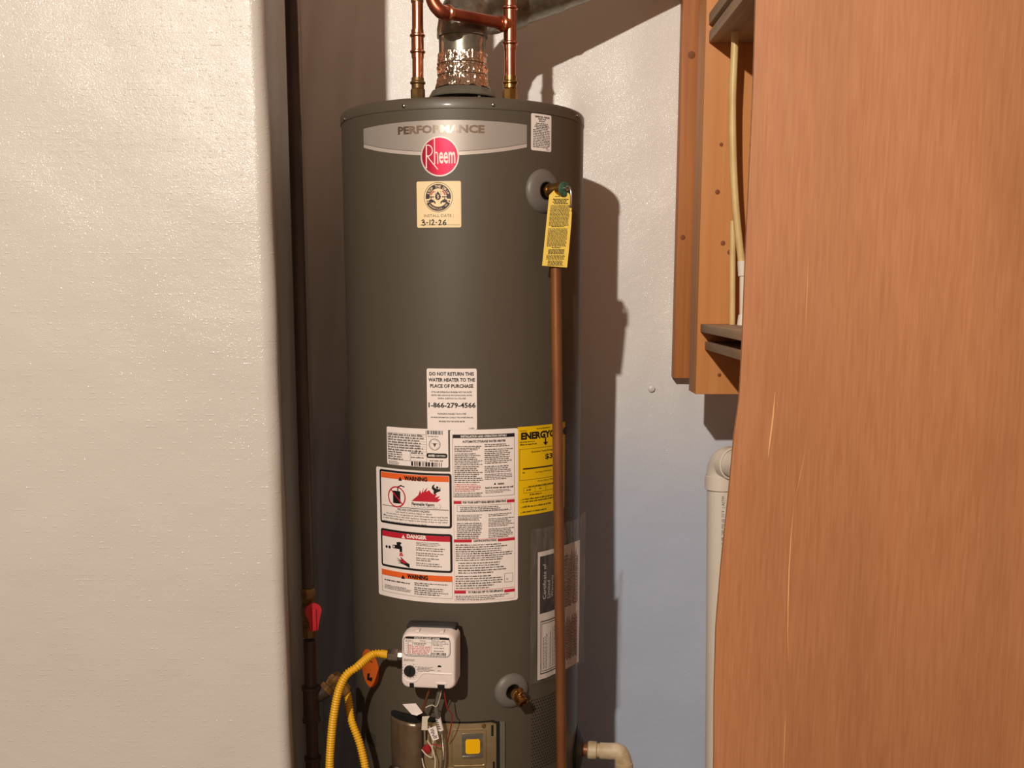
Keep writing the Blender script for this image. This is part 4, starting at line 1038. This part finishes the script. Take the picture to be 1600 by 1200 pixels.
tl_(867, 884, 306, 1.2, 1)
for k in range(4): tl_(864 + (k % 2) * 2, 888 - (k % 3), 310.5 + k * 2.2, 1.35, 1)
y = 320.5
while y < 352: tl_(861.5, 892, y, 1.0, 1); y += 2.05
tl_(866, 886, 353, 1.4, 1); y = 357
while y < 384: tl_(861.5, 892, y, 1.0, 1); y += 2.05
tl_(870, 884, 386, 1.3, 1)
for k in range(4): tl_(865, 890, 389 + k * 2.1, 1.25, 1)
y = 398
while y < 405: tl_(863, 892, y, 1.0, 1); y += 2.05
for k in range(4): tl_(866, 890, 407 + k * 2.1, 1.2, 1)
pm.build('print', 'ink', tg, 0)

# ================================================================== DOCUMENT POUCH
def pp(u):
    """plan path: hugs the jacket then leaves it on a tangent"""
    sa = P(826, 940)[0]; sb = sa + .070; L = .168; s = sa + u * L
    if s <= sb: return W(s, 0, .004 + .002 * math.sin(u * 9))
    p = W(sb, 0, .004); tn_ = Vector((math.cos(sb / HR), math.sin(sb / HR), 0)); th_ = sb / HR
    d = s - sb; nn_ = Vector((math.sin(th_), -math.cos(th_), 0))
    return p + tn_ * d - nn_ * (d * d * .8)
zt, zb = P(830, 826)[1], P(832, 1066)[1]
pouch = empty('document_pouch', (pp(.4).x, pp(.4).y, zb), 'clear plastic pouch holding a warranty certificate behind the copper discharge pipe', 'pouch')
def psheet(u0, u1, z0, z1, off, nu, nv, wr, m, name, seed):
    vs = []; fs = []
    for j in range(nv + 1):
        for i in range(nu + 1):
            u = u0 + (u1 - u0) * i / nu; z = z0 + (z1 - z0) * j / nv; p = pp(u); e_ = pp(u + .01) - pp(u - .01)
            nn_ = Vector((e_.y, -e_.x, 0)).normalized()
            w_ = wr * (mnoise.noise(Vector((u * 9, z * 14, seed))) + (1.2 * mnoise.noise(Vector((u * 40, z * 10, seed + 3))) if u > .62 else 0))
            z_ = z + (.012 * max(0, u - .8) * 5 if j == nv and wr > .001 else 0)
            vs.append(Vector((p.x, p.y, z_)) + nn_ * (off + w_))
    for j in range(nv):
        for i in range(nu): a = j * (nu + 1) + i; fs.append((a, a + 1, a + nu + 2, a + nu + 1))
    return MB().add(vs, fs).build(name, m, pouch, 70)
psheet(0, 1, zb, zt, .0035, 60, 70, .0022, 'film', 'clear_film', 5)
u0, u1 = .10, .90; c0, c1 = zb + .004, P(838, 862)[1]
cert = psheet(u0, u1, c0, c1, .0004, 40, 30, .0006, 'white_lbl', 'certificate', 11); cert['label'] = 'white printed warranty certificate'
def CS(s, h, off):
    u = u0 + (u1 - u0) * s; p = pp(u); e_ = pp(u + .01) - pp(u - .01); nn_ = Vector((e_.y, -e_.x, 0)).normalized()
    return Vector((p.x, p.y, c0 + (c1 - c0) * h)) + nn_ * (.0004 + .0006 * mnoise.noise(Vector((u * 9, (c0 + (c1 - c0) * h) * 14, 11))) + off)
art = Art(CS)
def crect(m, s0, h0, s1, h1, off):
    n_ = 16; q_ = []; f_ = []
    for i in range(n_ + 1):
        for j in range(9): q_.append((s0 + (s1 - s0) * i / n_, h0 + (h1 - h0) * j / 8))
    for i in range(n_):
        for j in range(8): a = i * 9 + j; f_.append((a, a + 9, a + 10, a + 1))
    art.put(m, off, q_, f_)
crect('ink', .035, .52, .40, .965, .0004)
for i, (tx, l) in enumerate((('Certificate of', .32), ('Limited', .16), ('Warranty', .20))):
    art.text('ink_white', tx, .085 + i * .085, .63, .085 + i * .085 + .062, .63 + l * .85, .0007, -.004, True)
art.frame('ink', .05, .04, .40, .46, .008, .0005); art.frame('ink_grey', .075, .06, .375, .44, .005, .0005)
art.build_only = True
rnd = random.Random(9); pr_ = MB(); pg_ = MB()
def vrow(mbx, s, h0_, h1_, w_):
    h = h0_
    while h < h1_:
        l = rnd.uniform(.01, .03); mbx.add([CS(s, h, .0006), CS(s + w_, h, .0006), CS(s + w_, min(h + l, h1_), .0006), CS(s, min(h + l, h1_), .0006)], [(0, 1, 2, 3)]); h += l + .006
s = .46
while s < .93: vrow(pr_, s, .50 + rnd.random() * .02, .95 - rnd.random() * .06, .011); vrow(pr_, s, .06 + rnd.random() * .03, .44 - rnd.random() * .08, .011); s += .020
for s in (.10, .13, .16, .24, .30, .34): vrow(pg_, s, .08, .40 - rnd.random() * .1, .010)
pr_.build('print', 'ink_maroon', cert, 0); pg_.build('print', 'ink_grey', cert, 0)
for m_, mbx in art.layers.items(): mbx.build('print', m_, cert, 0)

# ================================================================== BLACK GAS PIPE
GY = 1.90
def gp(px, py, Y=GY): return at(px, py, Y)
g0, g1 = gp(455, 0), gp(489, 1200); gd = (g1 - g0)
def gz(z): t_ = (z - g0.z) / gd.z; return g0 + gd * t_
def gy(py): return gz(gp(470, py).z)
gas = empty('gas_pipe', gz(0.02), 'black iron gas pipe with a red handled valve beside the left wall', 'pipe')
R0 = .0113
MB().tube([gz(2.40), gy(918)], R0, 24).build('upper_pipe', 'black_iron', gas); MB().tube([gy(1000), gz(0.05)], R0, 24).build('lower_pipe', 'black_iron', gas)
MB().lathe([(R0 + .006, 0), (R0 + .006, .03), (R0, .03)], gz(0.02), Zv, 8, True).build('end_cap', 'black_iron', gas)
a = gy(922); b_ = gy(995); L = (b_ - a).length; ad = (b_ - a).normalized()
vb_ = MB().lathe([(.0118, -.004), (.0135, 0), (.0135, .014), (.0120, .0145), (.0112, .022), (.0135, .030), (.0140, .040), (.0135, .050), (.0112, .058), (.0125, .0585), (.0130, .070), (.0118, L)], a, ad, 8, True, True).build('ball_valve', 'brass_old', gas, 25)
hc = gy(953) + Vector((.012, -.020, .004)); hn = Vector((.50, -.86, .0))
MB().lathe([(.006, -.012), (.006, .0)], hc, hn, 10, True, True).build('valve_stem', 'brass_old', vb_)
hx = Vector((.86, .50, 0)); HM = orient(hc, hx, -hn, Zv)
hb2 = MB(); rr = .0155
ol = [(rr * math.cos(math.radians(a_)), rr * math.sin(math.radians(a_))) for a_ in range(-30, 226, 15)] + [(-.0085, -.022), (-.007, -.037), (.0075, -.037), (.0105, -.020)]
hb2.poly([HM @ Vector((x, -.004, z)) for x, z in ol], .006, hn); hob = hb2.build('valve_handle', 'red_handle', vb_, 30); hob['label'] = 'red lever handle'
MB().box((-.0035, -.0085, -.036), (.0035, -.003, .006), HM, .0015).build('handle_rib', 'red_handle', vb_)
def fitting(pya, pyb, r, name, lip=.0022):
    a = gy(pya); b_ = gy(pyb); d = (b_ - a); L = d.length
    MB().lathe([(R0, -.001), (r + lip, 0), (r + lip, .006), (r, .0075), (r, L - .0075), (r + lip, L - .006), (r + lip, L), (R0, L + .001)], a, d, 28).build(name, 'black_iron', gas, 40)
fitting(1072, 1127, .0150, 'tee'); fitting(1182, 1225, .0140, 'coupling')
tcn = gy(1092); br = Vector((.80, .52, .30)).normalized()
MB().tube([tcn, tcn + br * .030], .0135, 24).build('tee_branch', 'black_iron', gas)
e_a = tcn + br * .026; e_b = e_a + Vector((.020, .018, .012))
fl = MB().lathe([(.0115, 0), (.0165, .002), (.0165, .012), (.0125, .014), (.0125, .022), (.0160, .0225), (.0160, .034), (.0110, .036)], tcn + br * .028, (Vector((.62, .40, .55))), 6, True, True).build('flare_fitting', 'rust', gas, 25)
fe = tcn + br * .028 + Vector((.62, .40, .55)).normalized() * .030
fd = Vector((.55, .1, -.82)).normalized()
MB().lathe([(.0150, -.010), (.0165, -.004), (.0165, .012), (.0130, .014), (.0150, .0145), (.0150, .030), (.0105, .032)], fe, fd, 8, True, True).build('flare_nut', 'rust', gas, 25)
# text along the pipe is worn off; hose next
hz = at(515, 1300, 1.86)
he = fe + fd * .028
hpts = smoothpath([HOSE0, HOSE0 - t * 0 + (HOSE0 - IN).normalized() * .030, at(558, 1042, 1.855), at(541, 1055, 1.85), at(529, 1080, 1.85), at(521, 1120, 1.85), at(517, 1160, 1.85), at(515, 1205, 1.85), at(519, 1250, 1.86), at(540, 1285, 1.87), at(566, 1270, 1.88), at(572, 1215, 1.89), at(563, 1165, 1.90), at(549, 1125, 1.91), he + fd * .012, he - fd * .006], 26)
# even out spacing so the corrugation is regular
L = 0; acc = [0]
for a, b_ in zip(hpts[:-1], hpts[1:]): L += (b_ - a).length; acc.append(L)
n_ = int(L / .00125); even = []; j = 0
for i in range(n_ + 1):
    d = L * i / n_
    while j < len(acc) - 2 and acc[j + 1] < d: j += 1
    even.append(hpts[j].lerp(hpts[j + 1], (d - acc[j]) / max(acc[j + 1] - acc[j], 1e-9)))
rad = [(.0079 if (i % 4) in (0, 1) else .0060) if 12 < i < n_ - 12 else .0078 for i in range(n_ + 1)]
hose = MB().tube(even, rad, 16).build('gas_hose', 'yellow_hose', None, 60)
tag(hose, 'yellow corrugated gas hose looping from the black pipe to the gas control', 'hose')

# ================================================================== RIGHT SIDE TIMBER
def board(name, lo_, hi_, m, label, cat='board', bev=.0015, group=None):
    o_ = MB().box(lo_, hi_, None, bev).build(name, m, None, 30); return tag(o_, label, cat, group)
def X_(px, py, Y): return at(px, py, Y).x
YS1 = YB - .048
zb1 = at(1070, 591, YS1).z
s1 = board('wall_stud', (X_(1060, 300, YS1), YS1, zb1), (X_(1060, 300, YS1) + .089, YB - .010, 2.44), 'pine_red', 'reddish brown timber stud hanging flat against the back wall', 'stud')
YS2 = 2.20; zb2 = at(1120, 616, YS2).z
x20 = X_(1100, 150, YS2)
s2 = board('wall_stud', (x20, YS2, zb2), (x20 + .140, YS2 + .085, 2.44), 'pine', 'pale orange timber board standing in front of the reddish stud', 'stud')
def knot(px, py, Y, r, parent):
    MB().lathe([(.0001, .0006), (r * .7, .0005), (r, .0001)], at(px, py, Y), (0, -1, 0), 14).build('knot', 'knot', parent)
for px, py, r in ((1080.5, 86, .0085), (1067, 371, .006)): knot(px, py, YS1 - .0004, r, s1)
for px, py, r in ((1121, 300, .005), (1129.5, 380, .005), (1140, 394, .005), (1124, 586, .004), (1127, 226, .004)): knot(px, py, YS2 - .0004, r, s2)
x30 = x20 + .142
board('wall_stud', (x30, YS2 - .055, zb2 - .16), (x30 + .040, YS2 + .10, 2.44), 'shade_wood', 'dark brown upright board added for the shaded gap behind the plywood edge', 'stud')  # added board fills a shaded gap; hidden lower end lengthens the wall shadow
# pairs of weathered grey boards running forward from the pale board
def zpx(py, px, Y): return at(px, py, Y).z
xs = X_(1095, 506, YS2 - .005)
za = zpx(506, 1096, YS2 - .006); zb_ = zpx(519, 1096, YS2 - .006)
YSH0 = 1.80
for (zt_, th_, xo, lab) in ((za, za - zb_, 0, 'weathered grey shelf board against the pale stud, upper of the lower pair'), (za - .036, .017, .010, 'weathered grey shelf board, lowest one against the pale stud')):
    board('shelf_board', (xs + xo, YSH0, zt_ - th_), (xs + .30, YS2 - .001, zt_), 'grey_wood', lab, 'shelf', .002, 'grey shelf boards behind the plywood')
zc_ = zpx(66, 1097, YS2 - .006); ztp = zpx(48, 1097, YS2 - .006); zd = zpx(38, 1097, YS2 - .006)
for (zl, hh, xo, lab) in ((zc_, ztp - zc_, 0, 'weathered grey shelf board near the top, seen from below'), (zd, .022, -.001, 'weathered grey shelf board, topmost beside the reddish stud')):
    board('shelf_board', (xs + xo, YSH0, zl), (xs + .30, YS2 - .001, zl + hh), 'grey_wood', lab, 'shelf', .002, 'grey shelf boards behind the plywood')
# cream pipes standing on the lower shelf
PY = 2.11
p_a = empty('cream_pipe', at(1160, 517, PY), 'bent cream plastic pipe with a coupling standing behind the plywood edge', 'pipe', 'cream plastic pipes')
MB().tube(smoothpath([at(1149, 20, PY), at(1148, 70, PY), at(1144.5, 160, PY), at(1146, 260, PY), at(1151, 340, PY), at(1159, 412, PY)], 8), .0072, 18).build('pipe', 'cream_pipe', p_a)
MB().tube([at(1159.5, 408, PY), at(1160.5, 431, PY)], .0092, 18).build('coupling', 'pvc', p_a)
MB().tube([at(1160.5, 428, PY), at(1160.5, 495, PY)], .0062, 16).build('lower_pipe', 'pvc', p_a)
MB().tube([at(1159.5, 492, PY), at(1158, 515, PY)], [.0075, .0095], 16).build('foot_socket', 'pvc', p_a)
pb = MB().tube([at(1145, 345, PY + .035), at(1144, 512, PY + .035)], .0062, 16).build('cream_pipe', 'cream_pipe', None)
tag(pb, 'short straight cream plastic pipe beside the bent one', 'pipe', 'cream plastic pipes')

# ================================================================== WHITE DRAIN PIPE AND ELBOW AT RIGHT
VY = 2.33; vx0 = at(1124.5, 800, VY).x; rv_ = .0302
stack = empty('drain_stack', (vx0, VY, 0), 'white plastic standpipe with an elbow beside the plywood', 'pipe')
zh = zpx(768, 1110, VY - .03); zh2 = zpx(746, 1110, VY - .03)
vbx = at(1126, 1200, VY)
MB().tube([Vector((vx0, VY, zh + .02)), Vector((vx0 + (zh + .02) * .024, VY, 0.001))], rv_, 40).build('standpipe', 'pvc', stack)
rh = .0352
MB().lathe([(rv_, 0), (rh - .001, 0), (rh, .001), (rh, zh2 - zh - .001), (rh - .002, zh2 - zh)], (vx0, VY, zh), Zv, 40).build('hub', 'pvc', stack, 40)
hd_ = Vector((.42, -.90, 0)).normalized(); zc2 = zpx(722, 1120, VY)
ec = [Vector((vx0, VY, zh2 - .004)), Vector((vx0, VY, zh2 + .006)), Vector((vx0, VY, zc2 - .010)) + hd_ * .004, Vector((vx0, VY, zc2 + .001)) + hd_ * .014, Vector((vx0, VY, zc2 + .003)) + hd_ * .028]
MB().tube(smoothpath(ec, 6), rh - .003, 40).build('elbow', 'pvc', stack, 50)
hc0 = Vector((vx0, VY, zc2 + .003)) + hd_ * .022
MB().lathe([(rh - .003, -.004), (rh + .0005, 0), (rh + .0005, .020), (rh - .0035, .0205)], hc0, hd_, 40).build('elbow_hub', 'pvc', stack, 40)
MB().tube([hc0 + hd_ * .004, hc0 + hd_ * .26], rv_, 36).build('branch_pipe', 'pvc', stack)
# printed line on the pipe
def VS(s, h, off): a_ = s / rv_; return Vector((vx0 + (zh + .02 - h) * .024 + (rv_ + off) * math.sin(a_), VY - (rv_ + off) * math.cos(a_), h))
art = Art(VS); base = at(1122, 960, VY - .03).z
sx = -.0035
hA, hB = zpx(893, 1122, VY - .03), zpx(775, 1122, VY - .03)
art.text('ink_grey', 'PVC-1120 SCH-40 PR 280 PSI @ 73°F  | ASTM', sx, hA, sx + .0085, hB - .001, .0004, .0, True)
art.text('ink_grey', 'Silver-Line', sx, zpx(957, 1120, VY - .03), sx + .008, zpx(903, 1120, VY - .03), .0004, -.004, True)
for m_, mbx in art.layers.items(): mbx.build('print', m_, stack, 0)

# ================================================================== SMALL DRAIN ASSEMBLY LOW AT RIGHT
dr = empty('drain_elbow', (PORT_O.x + .1, PORT_O.y, 0), 'dusty cream plastic drain elbow leaving the lower right of the heater', 'pipe')
c0 = PORT_O + PORT_N * .0045; wd = Vector((1, -.10, -.02)).normalized()
MB().tube([c0, c0 + wd * .022], .0135, 24).build('nipple', 'copper_old', dr)
MB().lathe([(.0165, .018), (.0190, .020), (.0190, .036), (.0172, .038), (.0150, .0385), (.0150, .046)], c0, wd, 28, True).build('adapter', 'pvc_dirty', dr, 40)
ee = c0 + wd * .082
MB().tube([c0 + wd * .044, c0 + wd * .07], .0175, 28).build('socket', 'pvc_dirty', dr)
MB().tube(smoothpath([c0 + wd * .066, ee, ee + Vector((.009, -.004, -.009)), ee + Vector((.014, -.006, -.028))], 8), .0178, 28).build('elbow', 'pvc_dirty', dr)
MB().tube([ee + Vector((.013, -.0055, -.022)), ee + Vector((.015, -.006, -.050))], .0192, 28).build('socket', 'pvc_dirty', dr)
MB().tube([ee + Vector((.014, -.006, -.04)), ee + Vector((.020, -.006, .002 - ee.z))], .0160, 24).build('drop_pipe', 'pvc_dirty', dr)
# grey braided loop of sheet hanging next to the port
# ================================================================== PLYWOOD PANEL
edge = [(0, 1180), (120, 1176.5), (350, 1166), (560, 1158), (620, 1155), (680, 1147), (760, 1140), (880, 1128), (980, 1120), (1080, 1117.5), (1200, 1117)]
def edge_x(z):
    best = None; pts = [at(px, py, 1.75) for py, px in edge]
    if z >= pts[0].z: return pts[0].x
    for a, b_ in zip(pts[:-1], pts[1:]):
        if a.z >= z >= b_.z: return a.x + (b_.x - a.x) * (a.z - z) / (a.z - b_.z)
    return pts[-1].x
def ply_y(x, z): return 1.752 - .16 * (x - .37) + .006 * math.sin(z * 2.6 + 1) * math.exp(-(x - .35) * 3)
vs = []; fs = []; nx, nz = 40, 80; XR = 1.55
for side in (0, 1):
    for j in range(nz + 1):
        z = 0.01 + 2.43 * j / nz; xl = edge_x(z)
        for i in range(nx + 1): x = xl + (XR - xl) * (i / nx) ** 1.3; vs.append((x, ply_y(x, z) + .006 * side, z))
N1 = (nx + 1) * (nz + 1)
for j in range(nz):
    for i in range(nx):
        a = j * (nx + 1) + i; fs.append((a, a + 1, a + nx + 2, a + nx + 1)); fs.append((N1 + a, N1 + a + nx + 1, N1 + a + nx + 2, N1 + a + 1))
ply = empty('plywood_panel', (.9, 1.7, 0), 'large reddish brown plywood panel with a wavy left edge', 'panel')
MB().add(vs, fs).build('sheet', 'plywood', ply, 60)
vs2 = []; fs2 = []
for j in range(nz + 1):
    a = j * (nx + 1); vs2 += [Vector(vs[a]) - Vector((.0004, 0, 0)), Vector(vs[N1 + a]) - Vector((.0004, 0, 0))]
    for q_ in (nx,): pass
for j in range(nz): fs2.append((2 * j, 2 * j + 1, 2 * j + 3, 2 * j + 2))
MB().add(vs2, fs2).build('cut_edge', 'ply_edge', ply, 60)
def ponp(px, py):
    Y = 1.70
    for _ in range(6): p = at(px, py, Y); Y = ply_y(p.x, p.z)
    return at(px, py, Y - .0006)
def scratch(pts, w):
    L_ = []; R_2 = []
    n_ = len(pts)
    for i, (x, y) in enumerate(pts):
        ww = w * math.sin(math.pi * (i + .15) / (n_ - .7)); L_.append(ponp(x - ww, y)); R_2.append(ponp(x + ww, y))
    f_ = [(2 * i, 2 * i + 1, 2 * i + 3, 2 * i + 2) for i in range(n_ - 1)]
    MB().add([v for pr in zip(L_, R_2) for v in pr], f_).build('scratch', 'scratch', ply, 0)
scratch([(1240, 790), (1236, 840), (1233, 890), (1231.5, 940), (1231, 985), (1231.5, 1033)], .9)
scratch([(1228, 1110), (1226, 1150), (1225, 1175), (1223.5, 1215)], .6)
scratch([(1211, 612), (1208, 650), (1203, 690), (1200, 715)], 1.4)
scratch([(1263, 395), (1262, 430), (1260, 480), (1259, 520)], .4)
scratch([(1259, 700), (1250, 745), (1243, 780)], .35)
